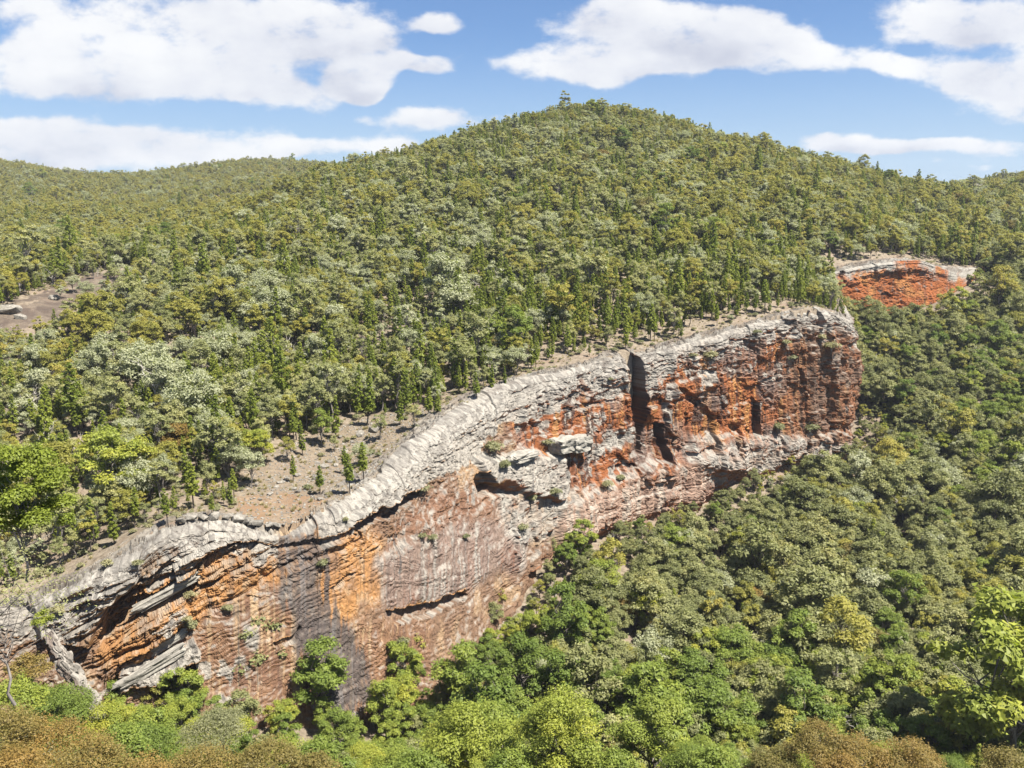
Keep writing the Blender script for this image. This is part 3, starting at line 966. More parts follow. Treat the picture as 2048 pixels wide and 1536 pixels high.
# far cliff
zf = ~near_part
C[zf] = (lay(np.zeros(C.shape) + RUST * 1.25, ORANGE, sstep(n_a, 0, .6) * .6))[zf]
C = lay(C, GREY, zf * (1 - sstep(depth_px + n_b * 10 + n_a * 8, 8, 24)) * sstep(n_c + .6, 0, .6))
C = lay(C, DARK * 1.3, zf * sstep(streak, .35, .8) * .6)
C = lay(C, GREY_D, zf * sstep(n_b - .3 * n_a, .45, .8) * .7)
C = np.clip(C * .48 * (1 + .16 * fbm(Aa / .5, Hh / .5, octv=2, seed=111))[..., None], .02, .75)
cn = fbm(cap[..., 0] / 4, cap[..., 1] / 4, octv=4, seed=112)
Ccap = np.zeros(cap.shape) + GREY
Ccap = lay(Ccap, np.array([.36, .29, .215]), sstep(cn, .0, .5) * .8)
Ccap = lay(Ccap, CREAM, (sstep(cu, 540, 575) * (1 - sstep(cu, 660, 720)))[:, None] * np.ones_like(Q) * .8)
Ccap = lay(Ccap, np.array([.36, .28, .21]), (sstep(cu, 930, 1010)[:, None] * sstep(Q[None, :] + .25 * cn, .12, .4)) * .95)
Ccap = lay(Ccap, np.array([.33, .27, .20]), (sstep(kk, 25.6, 26.2) * (1 - sstep(kk, 28.5, 29)))[:, None] * np.ones_like(Q) * .95)
Ccap = lay(Ccap, np.array([.33, .28, .22]), sstep(kc1 + .5 * cn, .35, .6) * .6)
Ccap = lay(Ccap, DARK, np.exp(-(ke1 / .09)**2) * .75)
Ccap = lay(Ccap, GREY_D * .8, sstep(kc2 + .6 * cn, .55, .8) * .5)
Ccap = lay(Ccap, GREY_D, sstep(fbm(cap[..., 0] / .9, cap[..., 1] / .9, octv=3, seed=113), .3, .7) * .6)
Call = np.concatenate([Ccap[:, ::-1] * .46, C], 1)
nrow = full.shape[1]
ci = np.arange(NC * nrow).reshape(NC, nrow)
nlast = int(np.searchsorted(kk, 34.7))          # the rim line goes on as mere slope beyond this
ci = ci[:nlast]
cq = np.stack([ci[:-1, :-1], ci[:-1, 1:], ci[1:, 1:], ci[1:, :-1]], -1).reshape(-1, 4)
cme = mesh_from("cliff", full[:nlast].reshape(-1, 3), cq, [M_ROCK], False)
add_color(cme, "rock", Call[:nlast].reshape(-1, 3))
link("cliff", cme, kind="structure", label="long grey and rust sandstone cliff across the hillside", category="cliff")
#@@REST@@
# ------------------------------------------------------------------ thin summer haze over the whole valley
HX, HY0, HY1, HZ0, HZ1 = 4200.0, -80.0, 3900.0, -150.0, 225.0
hv = np.array([[x_, y_, z_] for x_ in (-HX, HX) for y_ in (HY0, HY1) for z_ in (HZ0, HZ1)])
hf_ = np.array([[0, 1, 3, 2], [4, 6, 7, 5], [0, 4, 5, 1], [2, 3, 7, 6], [0, 2, 6, 4], [1, 5, 7, 3]])
m_h, t_h, o_h = new_mat("valley_haze")
v_h = t_h.n('ShaderNodeVolumePrincipled')
v_h.inputs['Color'].default_value = (.86, .92, 1, 1)
v_h.inputs['Density'].default_value = .00006
v_h.inputs['Anisotropy'].default_value = .2
t_h.l(v_h.outputs[0], o_h.inputs['Volume'])
link("haze", mesh_from("haze", hv, hf_, [m_h]), kind="stuff", label="thin summer haze over the valley", category="haze")

# ------------------------------------------------------------------ tree shapes
def tube(path, radii, sides=6):
    """tapered tube along a path: verts, quads"""
    path = np.asarray(path, float)
    n = len(path)
    t = np.gradient(path, axis=0)
    t /= np.linalg.norm(t, axis=1)[:, None] + 1e-9
    ref = np.array([.31, .92, .23])
    a = np.cross(t, ref); a /= np.linalg.norm(a, axis=1)[:, None] + 1e-9
    b = np.cross(t, a)
    ang = np.arange(sides) / sides * 2 * pi
    v = path[:, None, :] + (a[:, None, :] * np.cos(ang)[None, :, None] + b[:, None, :] * np.sin(ang)[None, :, None]) * np.asarray(radii)[:, None, None]
    i = np.arange(n * sides).reshape(n, sides)
    j = np.roll(i, -1, axis=1)
    f = np.stack([i[:-1], j[:-1], j[1:], i[1:]], -1).reshape(-1, 4)
    return v.reshape(-1, 3), f


class Wood:
    """trunk and limbs grown into one piece"""
    def __init__(self):
        self.v = []; self.f = []; self.n = 0
    def limb(self, path, radii, sides=5):
        v, f = tube(path, radii, sides)
        if self.n:
            allv = np.concatenate(self.v)
            k = int(np.argmin(np.linalg.norm(allv - v[0], axis=1)))
            self.f.append(np.array([[k, self.n, self.n + 1, self.n + 1]]))
        self.v.append(v); self.f.append(f + self.n); self.n += len(v)
    def arrays(self):
        f = np.concatenate(self.f)
        tri = np.concatenate([f[:, [0, 1, 2]], f[:, [0, 2, 3]]])
        ok = (tri[:, 0] != tri[:, 1]) & (tri[:, 1] != tri[:, 2]) & (tri[:, 0] != tri[:, 2])
        return np.concatenate(self.v), tri[ok]


def leaves(rng, centres, radii, per, size, up=.95, flat=.75, slim=.45, droop=0.0, shell=.55):
    """sprays of leaf triangles: verts, tris, and a tint per leaf"""
    n = len(centres)
    per = np.broadcast_to(per, (n,))
    cid = np.repeat(np.arange(n), per)
    m = len(cid)
    d = rng.normal(size=(m, 3)); d /= np.linalg.norm(d, axis=1)[:, None]
    d[:, 2] = np.where(d[:, 2] < -.25, -d[:, 2] * .6, d[:, 2])
    r = (shell + (1 - shell) * rng.random(m)) * (1 + .18 * rng.normal(size=m))
    pos = centres[cid] + d * r[:, None] * radii[cid][:, None] * np.array([1, 1, flat])
    nv = d + np.array([0, 0, up]) + rng.normal(size=(m, 3)) * .55
    nv /= np.linalg.norm(nv, axis=1)[:, None]
    a = np.cross(nv, rng.normal(size=(m, 3))); a /= np.linalg.norm(a, axis=1)[:, None] + 1e-9
    a[:, 2] -= droop; a /= np.linalg.norm(a, axis=1)[:, None]
    b = np.cross(nv, a)
    s = size * (.65 + .7 * rng.random(m))[:, None]
    v = np.stack([pos - a * s * .6 - b * s * slim, pos + a * s * .8, pos - a * s * .5 + b * s * slim], 1)
    t1 = rng.random(n)[cid] * .75 + rng.random(m) * .25
    t2 = rng.random(m)
    tint_ = np.stack([t1, t2, t2], -1)
    return v.reshape(-1, 3), np.arange(m * 3).reshape(-1, 3), np.repeat(tint_, 3, axis=0)


def bend(p0, p1, rng, wob=.12, n=5):
    t = np.linspace(0, 1, n)[:, None]
    L = np.linalg.norm(np.subtract(p1, p0))
    p = np.asarray(p0) * (1 - t) + np.asarray(p1) * t
    p += rng.normal(size=(n, 3)) * L * wob * (np.sin(t * pi) + .15) * np.array([1, 1, .4])
    p[0] = p0; p[-1] = p1
    return p


def gum(seed, H=9.0, R=3.2, nclump=20, per=170, leaf=.30, trunk=.17, openness=.5, crown=.66, flatc=.95, tiers=1.0, cr=(.72, 1.2)):
    rng = np.random.default_rng(seed)
    c0 = H * (1 - crown)
    cen = []
    for i in range(nclump):
        th = i * 2.39996 + rng.normal() * .4
        k = (i + .5) / nclump
        rad = R * math.sqrt(k) * (.82 + .3 * rng.random())
        dome = math.sqrt(max(0, 1 - (rad / (R * 1.12))**2))
        z = c0 + (H - c0) * (.05 + .85 * dome * (1 - openness * rng.random()**1.5 * tiers))
        cen.append((rad * cos(th), rad * sin(th), z))
    cen = np.array(cen)
    cen[:, :2] += rng.normal(size=2) * R * .12
    rad = R * (.31 + .17 * rng.random(nclump)) * rng.uniform(*cr)
    w = Wood()
    top = np.array([rng.normal() * .25 * R * .4, rng.normal() * .1 * R, c0 + (H - c0) * .55])
    fork = np.array([top[0] * .35, top[1] * .35, c0 * (.55 + .35 * rng.random())])
    w.limb(np.concatenate([bend((0, 0, -.8), fork, rng, .05, 4), bend(fork, top, rng, .1, 4)[1:]]),
           [trunk * 1.25, trunk, trunk * .9, trunk * .8, trunk * .6, trunk * .45, trunk * .25], 6)
    for c, r in zip(cen, rad):
        st = fork + (top - fork) * rng.random() * .8
        w.limb(bend(st, c - np.array([0, 0, r * .1]), rng, .10, 4), [trunk * .42, trunk * .3, trunk * .2, trunk * .07], 4)
    pr = np.maximum(40, (per * (rad / rad.mean())**1.6)).astype(int)
    lv = leaves(rng, cen, rad, pr, leaf, flat=flatc)
    return w.arrays(), lv


def cypress(seed, H=8.0, R=1.45, per=2600, leaf=.26):
    rng = np.random.default_rng(seed)
    lo = H * rng.uniform(.14, .36)
    nb = 44
    cen = []; rad = []
    for i in range(nb):
        k = (i + .5) / nb
        z = lo + (H - lo) * k
        prof = (1 - k)**.58 * (.55 + .45 * min(1, k / .25)) * (1 + .30 * rng.normal())
        th = i * 2.39996 + rng.normal() * .3
        rr_ = R * prof * .72
        cen.append((rr_ * cos(th), rr_ * sin(th), z)); rad.append(max(.22, R * .42 * (1 - k * .72)))
    cen = np.array(cen); rad = np.array(rad)
    w = Wood()
    w.limb([(0, 0, -.8), (0.03, 0, H * .3), (0, .03, H * .7), (0, 0, H * .97)], [.15, .12, .07, .015], 6)
    for c in cen[::2]:
        w.limb([(0, 0, c[2] - .25), (c[0] * .6, c[1] * .6, c[2] - .05), tuple(c)], [.045, .03, .012], 3)
    pr = np.maximum(16, per * rad**1.4 / (rad**1.4).sum()).astype(int)
    lv = leaves(rng, cen, rad, pr, leaf, up=.6, flat=1.25, slim=.36, shell=.4)
    return w.arrays(), lv


def dead(seed, H=7.0):
    rng = np.random.default_rng(seed)
    w = Wood()
    top = np.array([rng.normal() * .8, rng.normal() * .8, H * .55])
    w.limb(bend((0, 0, -.6), top, rng, .06, 6), [.20, .17, .15, .13, .11, .08], 6)
    for i in range(7):
        st = top * (.55 + .45 * rng.random())
        th = rng.random() * 2 * pi
        tip = st + np.array([cos(th), sin(th), .9 + .8 * rng.random()]) * H * rng.uniform(.2, .36)
        path = bend(st, tip, rng, .16, 5)
        w.limb(path, [.085, .07, .05, .035, .015], 5)
        for j in range(3):
            s2 = path[2 + j % 3]
            th2 = th + rng.normal() * .9
            t2 = s2 + np.array([cos(th2), sin(th2), .5 + rng.random()]) * H * rng.uniform(.07, .17)
            w.limb(bend(s2, t2, rng, .15, 4), [.035, .028, .018, .006], 4)
    return w.arrays(), None


def bush(seed, R=.8, per=420, leaf=.16):
    rng = np.random.default_rng(seed)
    n = 7
    th = np.arange(n) * 2.4
    k = np.sqrt((np.arange(n) + .3) / n)
    cen = np.stack([R * .65 * k * np.cos(th), R * .65 * k * np.sin(th), R * (.75 - .35 * k) + .1 * rng.random(n)], -1)
    rad = R * (.36 + .2 * rng.random(n))
    w = Wood()
    w.limb([(0, 0, -.3), (0, 0, R * .35)], [.05, .03], 4)
    for c in cen:
        w.limb([(0, 0, .0), tuple(c * np.array([.6, .6, .55])), tuple(c)], [.025, .018, .006], 3)
    return w.arrays(), leaves(rng, cen, rad, per // n, leaf, flat=.85)


def tuft(seed):
    rng = np.random.default_rng(seed)
    m = 70
    th = rng.random(m) * 2 * pi
    out = rng.random(m)**.7 * .42
    h = .25 + .45 * rng.random(m)
    base_ = np.stack([np.cos(th) * out * .35, np.sin(th) * out * .35, np.full(m, -.04)], -1)
    tip = np.stack([np.cos(th) * out * 1.2, np.sin(th) * out * 1.2, h], -1)
    side = np.stack([-np.sin(th), np.cos(th), np.zeros(m)], -1) * .045
    v = np.stack([base_ - side, base_ + side, tip], 1).reshape(-1, 3)
    t = np.stack([rng.random(m)] * 3, -1)
    return None, (v, np.arange(m * 3).reshape(-1, 3), np.repeat(t, 3, axis=0))


class Kind:
    def __init__(self, name, variants, leaf_mat, bark):
        self.name = name
        self.trunk = []; self.crown = []; self.whole = []
        for (wood, lv) in variants:
            vs = []; fs = []; tn = []; mi = []; n = 0
            if wood is not None:
                me = mesh_from(name + "_trunk", wood[0], wood[1], [bark], True)
                self.trunk.append(me)
                vs.append(wood[0]); fs.append(wood[1]); tn.append(np.full((len(wood[0]), 3), .5)); mi.append(np.zeros(len(wood[1]), int)); n = len(wood[0])
            else:
                self.trunk.append(None)
            if lv is not None:
                me = mesh_from(name + "_crown", lv[0], lv[1], [leaf_mat], False)
                add_color(me, "leaf", lv[2])
                self.crown.append(me)
                vs.append(lv[0]); fs.append(lv[1] + n); tn.append(lv[2]); mi.append(np.ones(len(lv[1]), int))
            else:
                self.crown.append(None)
            me = mesh_from(name, np.concatenate(vs), np.concatenate(fs), [bark, leaf_mat], False, np.concatenate(mi))
            add_color(me, "leaf", np.concatenate(tn))
            self.whole.append(me)


KINDS = {
    'gum': Kind("grey_gum_tree", [gum(s, H=9.5, R=r, nclump=n, per=140, leaf=.23, crown=.62, openness=.7, trunk=.15, cr=(.58, 1.0)) for s, r, n in ((1, 2.4, 22), (2, 2.8, 26), (3, 2.0, 17), (4, 2.6, 24), (5, 1.7, 14))], LEAF['gum'], M_BARK_GREY),
    'silver': Kind("silver_gum_tree", [gum(s, H=8.0, R=r, nclump=n, per=140, leaf=.23, crown=.68, openness=.7, trunk=.14, cr=(.58, 1.0)) for s, r, n in ((11, 2.6, 25), (12, 2.1, 19), (13, 2.9, 28), (14, 2.3, 21))], LEAF['silver'], M_BARK_GREY),
    'olive': Kind("olive_gum_tree", [gum(s, H=9.5, R=r, nclump=n, per=135, leaf=.23, crown=.64, openness=.8, trunk=.15, cr=(.58, 1.0)) for s, r, n in ((21, 2.3, 21), (22, 2.8, 26), (23, 1.8, 16), (24, 2.5, 22))], LEAF['olive'], M_BARK),
    'pine': Kind("cypress_pine", [cypress(s, H=9.5, R=r) for s, r in ((31, 1.4), (32, 1.1), (33, 1.6), (34, 1.25))], LEAF['pine'], M_BARK),
    'slope': Kind("slope_gum_tree", [gum(s, H=8.5, R=r, nclump=n, per=140, leaf=.24, crown=.72, openness=.7, trunk=.15, cr=(.58, 1.02)) for s, r, n in ((41, 2.8, 26), (42, 2.4, 21), (43, 3.1, 30), (44, 2.5, 23), (45, 2.0, 16))], LEAF['slope'], M_BARK),
    'lush': Kind("rainforest_tree", [gum(s, H=12.5, R=r, nclump=n, per=230, leaf=.27, crown=.78, openness=.95, flatc=.9, trunk=.22, cr=(.55, .92)) for s, r, n in ((51, 4.0, 40), (52, 3.4, 34), (53, 4.6, 48), (54, 3.7, 36), (55, 3.0, 26))] + [gum(s, H=12.5, R=r, nclump=n, per=620, leaf=.16, crown=.80, openness=.95, flatc=.9, trunk=.22, cr=(.55, .92)) for s, r, n in ((56, 4.0, 40), (57, 3.5, 34), (58, 4.4, 44))], LEAF['lush'], M_BARK_GREY),
    'wattle': Kind("wattle_tree", [gum(s, H=7.0, R=r, nclump=n, per=260, leaf=.20, crown=.8, openness=.6, trunk=.12, cr=(.8, 1.1)) for s, r, n in ((61, 3.0, 34), (62, 2.6, 28), (63, 3.4, 38))], LEAF['wattle'], M_BARK_GREY),
    'dead': Kind("dead_tree", [dead(s, H=h) for s, h in ((71, 7.5), (72, 6.5), (73, 8.0), (74, 6.0))], LEAF['shrub'], M_BARK_PALE),
    'shrub': Kind("shrub", [bush(s, R=r) for s, r in ((81, .9), (82, .7), (83, 1.15))], LEAF['shrub'], M_BARK_GREY),
    'tuft': Kind("grass_tuft", [tuft(s) for s in (91, 92, 93)], LEAF['grass'], M_BARK_GREY),
}
HEIGHT = dict(gum=9.5, silver=8.0, olive=9.5, pine=9.5, slope=8.5, lush=12.5, wattle=7.0, dead=7.5, shrub=1.4, tuft=.6)
WIDTH = dict(gum=2.5, silver=2.7, olive=2.5, pine=1.3, slope=2.8, lush=4.4, wattle=3.3, dead=2.5, shrub=1.0, tuft=.5)

# ------------------------------------------------------------------ where the trees stand
def scatter(rng, spacing, r0, r1, azmax=.72):
    """jittered hexagonal spots inside the wedge of country in front of the lookout"""
    ys = np.arange(r0, r1, spacing * .87)
    pts = []
    for k, y in enumerate(ys):
        w = y * math.tan(azmax) + 10
        xs = np.arange(-w, w, spacing) + (k % 2) * spacing * .5
        pts.append(np.stack([xs, np.full_like(xs, y)], -1))
    p = np.concatenate(pts)
    return p + rng.normal(size=p.shape) * spacing * .30


def rim_distance(x, y):
    """plan distance to the rim line and height of the cliff there"""
    q = np.stack([x, y], -1)
    out = np.full(len(q), 1e9); near = np.zeros(len(q), int)
    R2 = rim_thin[:, :2]; F2 = foot_w[thin][:, :2]
    for i in range(0, len(q), 20000):
        a = q[i:i + 20000]
        d = np.minimum(np.hypot(a[:, None, 0] - R2[None, :, 0], a[:, None, 1] - R2[None, :, 1]),
                       np.hypot(a[:, None, 0] - F2[None, :, 0], a[:, None, 1] - F2[None, :, 1]))
        near[i:i + 20000] = d.argmin(1); out[i:i + 20000] = d.min(1)
    return out, near


rng = np.random.default_rng(5)
pts = np.concatenate([scatter(rng, 3.3, 80, 560, .62), scatter(rng, 3.5, 560, 900, .62), scatter(rng, 5.4, 900, 2000, .62)])
tx, ty = pts[:, 0], pts[:, 1]
tz, thill = ground_z(tx, ty)
tu, tv, td = project(np.stack([tx, ty, tz], -1))
ok = (tu > -260) & (tu < 2310) & (tv > 150) & (tv < 1900)
rd, rn = rim_distance(tx, ty)
rim_h = (rim_thin[:, 2] - foot_w[thin][:, 2])[rn]
rim_u = cu[thin][rn]
keep = np.ones(len(tx))
n1 = fbm(tx / 40, ty / 40, octv=3, seed=201)
n2 = fbm(tx / 90, ty / 90, octv=3, seed=202)
n3 = fbm(tx / 16, ty / 16, octv=2, seed=203)
ju, jv = tu + n3 * 25, tv + n1 * 15
# open strip of soil behind the rim, none on the rock itself
near_rim = thill & (rim_h > 5) & (rim_u < 1930)
recess = (kk[thin][rn] > 26.2) & (kk[thin][rn] < 28.8)
near_rim &= ~recess
keep *= np.where(near_rim & (rd < np.where(rim_u > 1000, 6.0, 8.5)), 0, 1)
keep *= np.where(recess & (rd < 1.5), 0, 1)
keep *= np.where(near_rim & (rd < 22), np.where(rim_u < 470, .75, .30) + np.where(rim_u < 470, .25, .7) * sstep(rd, 7, 20), 1)
foot_gap = ~thill & (rim_h > 5) & ~recess
keep *= np.where(foot_gap & (rd < 2.5), 0, 1)
open_hill = np.where(thill & (td < 430), .92 - .30 * sstep(tv, 560, 740) + .34 * n1, 1.0)
keep *= np.clip(open_hill, .1, 1)
keep *= np.where(inside(SCREE, ju, jv) & thill, .07, 1)
keep *= np.where(inside(BOWL, tu, tv) & thill, .0, 1)
keep *= np.where((inside(SLAB_L, tu, tv + 6) | inside(SLAB_L, tu, tv - 12) | (inside(SLAB_L, tu, tv - 32))) & thill, .06, 1)
keep *= np.where(inside(CREEK, tu, tv) & ~thill, .0, 1)
keep *= np.where(~thill & (n3 + .4 * n1 > .62), .15, 1)
keep *= np.where(~thill & (ty < 150) & (ty > 92), .75, 1)
keep *= np.where((ty < np.where(tu > 1500, 118, 108)), 0, 1)
ok &= rng.random(len(tx)) < keep
# share of each kind, by where it grows
ks = ['gum', 'silver', 'olive', 'pine', 'slope', 'lush', 'wattle', 'dead']
Wt = np.zeros((len(tx), len(ks)))


def gs(v, c, s):
    return np.exp(-((v - c) / s)**2)


hl = thill.astype(float)
far_left = hl * sstep(td, 520, 620) * (1 - sstep(tu, 500, 760))
Wt[:, 0] = hl * (.42 + .2 * n1)
Wt[:, 1] = hl * (.16 + .26 * np.clip(n2 + .3, 0, 1) + .3 * gs(tu, 330, 220) * gs(tv, 790, 130) + .22 * gs(tu, 750, 250) * gs(tv, 500, 120))
Wt[:, 2] = hl * (.24 + .5 * np.clip(-n2, 0, 1) + .7 * gs(tu, 150, 250) * gs(tv, 680, 70) + .55 * sstep(tu, 1150, 1500) * (1 - sstep(tv, 480, 560)) + .6 * far_left)
Wt[:, 3] = hl * (.42 + .9 * np.clip(n1, 0, 1) + 1.5 * gs(tu, 1250, 480) * gs(tv, 620, 130) + .5 * gs(tu, 450, 250) * gs(tv, 900, 120) + .5 * gs(td, 760, 60)) * (1 - .6 * far_left)
low = 1 - hl
Wt[:, 4] = low * (1.0)
gorge = sstep(tv, 1340, 1430) * (1 - .85 * sstep(tu, 1250, 1550)) + gs(tu, 1040, 130) * gs(tv, 1240, 120) * .8 + .22 * sstep(tv, 1440, 1500)
Wt[:, 5] = low * (np.clip(gorge, 0, 1.2) * 3.6 + 1.3 * sstep(tu, 1880, 2000) * gs(tv, 850, 120) + .05) + hl * .006
Wt[:, 6] = low * (2.2 * sstep(ty, 128, 112)) + .012
Wt[:, 7] = .016
Wt[:, 2] += low * (.16 + .25 * np.clip(n2, 0, 1))
Wt[:, 0] += low * .08
Wt[:, 1] += low * .05
Wt[:, 3] += low * .035
Wt = np.clip(Wt, 0, None)
cum = np.cumsum(Wt / Wt.sum(1, keepdims=True), 1)
kind_i = (rng.random(len(tx))[:, None] > cum).sum(1).clip(0, 7)
tsc = np.exp(rng.normal(size=len(tx)) * .30) * np.where(thill, .86, .92)
tsc *= np.where(kind_i == 3, .82 + .18 * rng.random(len(tx)), 1)
tsc *= np.where(foot_gap & (rd < 18), np.where(rim_u < 880, .80, .5), 1)
farc = ~thill & (kk[thin][rn] > 28.8) & (rim_u < 1930)
tsc *= np.where(farc & (rd < 22), .42, 1)
ok &= ~(farc & (rd < 9))
tsc *= np.where(near_rim & (rd < 22), .8, 1)
tsc *= np.where(kind_i == 5, np.exp(rng.normal(size=len(tx)) * .16), 1)
# wide rainforest crowns need room: thin them out
big = np.nonzero(ok & (kind_i == 5) & ~thill)[0]
taken = {}
for i in big:
    c = (int(tx[i] // 6.6), int(ty[i] // 6.6))
    if c in taken:
        ok[i] = False
    else:
        taken[c] = i
tsc *= np.where(thill, 1.20 - .32 * sstep(td, 470, 760), 1.16)
tsc *= np.where(~thill & (ty < 150), np.where(tu > 1500, .55, .74), 1)
tsc *= np.where(~thill & (kind_i == 5), .86, 1)
tsc *= np.where((td > 1100), 1.1, 1)
trees = []
for i in np.nonzero(ok)[0]:
    k = ks[kind_i[i]]
    trees.append([k, tx[i], ty[i], tz[i] - .15, float(tsc[i])])

# single trees the photograph shows plainly: (kind, u, v of the foot, distance guess, height in m)
SPECIAL = [
    ('lush', 645, 893, None, 11.0), ('lush', 520, 930, None, 10.5), ('shrub_tree', 668, 905, None, 5), ('pine', 605, 912, None, 9.5),
    ('pine', 700, 992, None, 9.5), ('pine', 728, 965, None, 10.0), ('pine', 340, 1098, None, 8), ('pine', 470, 1048, None, 6.4), ('pine', 448, 1045, None, 6), ('pine', 425, 1050, None, 5.5), ('gum', 760, 880, None, 8), ('gum', 830, 860, None, 8.5), ('pine', 800, 850, None, 10),
    ('pine', 985, 900, None, 8), ('pine', 955, 905, None, 8), ('pine', 1010, 920, None, 6),
    ('dead', 145, 735, None, 8), ('dead', 1088, 650, None, 6.5), ('dead', 905, 770, None, 7), ('dead', 160, 665, None, 7), ('dead', 940, 470, None, 7),
    ('olive', 575, 925, None, 7), ('silver', 725, 930, None, 6),
]


def ground_hit(u, v, hill=True):
    """where the ray through a photo pixel meets the ground"""
    d = np.linspace(70, 900, 2200)
    p = at(np.full_like(d, u), np.full_like(d, v), d)
    z, h = ground_z(p[:, 0], p[:, 1])
    k = np.nonzero(p[:, 2] < z)[0]
    return (p[k[0], 0], p[k[0], 1], z[k[0]]) if len(k) else None


for k, u, v, _, h in SPECIAL:
    k = 'gum' if k == 'shrub_tree' else k
    g = ground_hit(u, v)
    if g:
        # make room
        trees = [t for t in trees if not (abs(t[1] - g[0]) < 3.0 and abs(t[2] - g[1]) < 3.0)]
        trees.append([k, g[0], g[1], g[2] - .15, h / HEIGHT[k]])

# ------------------------------------------------------------------ which trees show largest
GW, GHh = 512, 384
TA = np.array([[t[1], t[2], t[3], HEIGHT[t[0]] * t[4], WIDTH[t[0]] * t[4]] for t in trees])
mid_p = TA[:, :3] + np.array([0, 0, 1]) * (TA[:, 3] * .62)[:, None]
mu, mv, mdist = project(mid_p)
rw = TA[:, 4] * F / mdist / 4; rh = TA[:, 3] * .38 * F / mdist / 4
zb_ = np.full((GHh, GW), 1e9); idb = np.full((GHh, GW), -1)
gp = np.stack([GX, GY, GZ], -1)
pu, pv, pd = project(gp)
okp = (pd > 60) & (pu > 0) & (pu < 2047) & (pv > 0) & (pv < 1535)
np.minimum.at(zb_, ((pv[okp] / 4).astype(int), (pu[okp] / 4).astype(int)), pd[okp] + 4)
pu, pv, pd = project(full)
okp = (pu > 0) & (pu < 2047) & (pv > 0) & (pv < 1535)
np.minimum.at(zb_, ((pv[okp] / 4).astype(int), (pu[okp] / 4).astype(int)), pd[okp])
order = np.argsort(-mdist)
for i in order:
    cx, cy = mu[i] / 4, mv[i] / 4
    x0, x1 = max(0, int(cx - rw[i])), min(GW, int(cx + rw[i]) + 1)
    y0, y1 = max(0, int(cy - rh[i])), min(GHh, int(cy + rh[i]) + 1)
    if x0 >= x1 or y0 >= y1:
        continue
    sub = zb_[y0:y1, x0:x1]
    m_ = sub > mdist[i] - 1.0
    sub[m_] = mdist[i]
    idb[y0:y1, x0:x1][m_] = i
seen_px = np.bincount(idb[idb >= 0].ravel(), minlength=len(trees))

# ------------------------------------------------------------------ telling one tree from the next
LANDMARKS = [
    (60, 830, "the yellow-green lookout treetop"), (150, 740, "the white bare tree"), (150, 600, "the grey rock slab gully"), (250, 350, "the dip in the far skyline"),
    (480, 320, "the far rounded hill"), (20, 330, "the farthest ridge end"), (620, 960, "the stony scree bowl"), (420, 1060, "the jumbled rim boulders"), (180, 1150, "the big grey corner block"),
    (330, 860, "the silvery thicket"), (690, 340, "the foot of the long skyline ridge"), (950, 270, "the pine-topped skyline ridge"), (1200, 215, "the hill summit"), (1500, 285, "the falling skyline shoulder"),
    (1890, 375, "the skyline saddle"), (2030, 350, "the small hill beyond the saddle"), (1000, 790, "the white domed rim"), (1270, 715, "the head of the dark cleft"), (1450, 665, "the straight part of the rim"),
    (1660, 620, "the outer corner of the cliff"), (1780, 540, "the far red cliff"), (900, 560, "the middle of the hillside"), (1250, 450, "the upper hillside"), (600, 560, "the hillside spur"), (1550, 470, "the hill flank"),
    (640, 1100, "the black water stain"), (860, 1230, "the curved overhang"), (960, 1000, "the dark cave"), (1280, 980, "the pale shelf"), (1420, 930, "the lichened ledge"), (1650, 900, "the foot of the cliff corner"),
    (600, 1390, "the foot of the streaked slab"), (180, 1380, "the grey rock rib"), (1100, 1250, "the lime green grove"), (1400, 1150, "the grey-green slope"), (1820, 1110, "the bare creek scar"), (1770, 1360, "the boulder in the creek"),
    (1960, 860, "the bright green gully"), (1800, 760, "the slope under the red cliff"), (1950, 600, "the valley head"), (1700, 1480, "the orange wattle patch"), (100, 1470, "the brown wattle corner"), (500, 1500, "the pale feathery shrub"),
    (900, 1480, "the gorge bottom"), (1300, 1480, "the dark forest hollow"), (2000, 1450, "the lowest corner of the gorge"), (1600, 1250, "the open gum slope"), (2000, 1150, "the far creek bank"),
]
LMU = np.array([(l[0], l[1]) for l in LANDMARKS], float)
ORD = ["closest", "second", "third", "fourth", "fifth", "sixth", "seventh", "eighth", "ninth", "tenth", "eleventh", "twelfth", "thirteenth", "fourteenth", "fifteenth", "sixteenth",
       "seventeenth", "eighteenth", "nineteenth", "twentieth"]
DESC = dict(gum=("grey-green gum", "rounded grey-green crown"), silver=("silvery gum", "pale silver-grey crown"), olive=("olive gum", "yellow-olive crown"), pine=("cypress pine", "narrow bright green cone"),
            slope=("dull green gum", "spreading dull green crown"), lush=("rainforest tree", "dense bright green crown"), wattle=("wattle", "feathery orange-brown crown"), dead=("dead tree", "bare whitish branches"))
GROUP = dict(gum="grey-green gums on the hillside", silver="silvery gums", olive="olive gums", pine="cypress pines", slope="gums on the gorge slope", lush="rainforest trees of the gorge", wattle="wattles at the lookout foot", dead="dead white trees")
MASSNAME = dict(gum="grey_gum_forest", silver="silver_gum_forest", olive="olive_gum_forest", pine="cypress_pine_forest", slope="slope_gum_forest", lush="rainforest", wattle="wattle_thicket", dead="dead_tree_scatter")
MASSLABEL = dict(gum="smaller grey-green gums covering the hillside", silver="smaller silvery gums among the hillside forest", olive="smaller olive gums on the hills behind", pine="smaller cypress pines over the hill",
                 slope="smaller dull green gums on the gorge slope", lush="smaller bright green rainforest trees in the gorge", wattle="smaller orange-brown wattles among the trees", dead="small pale dead trees among the forest")


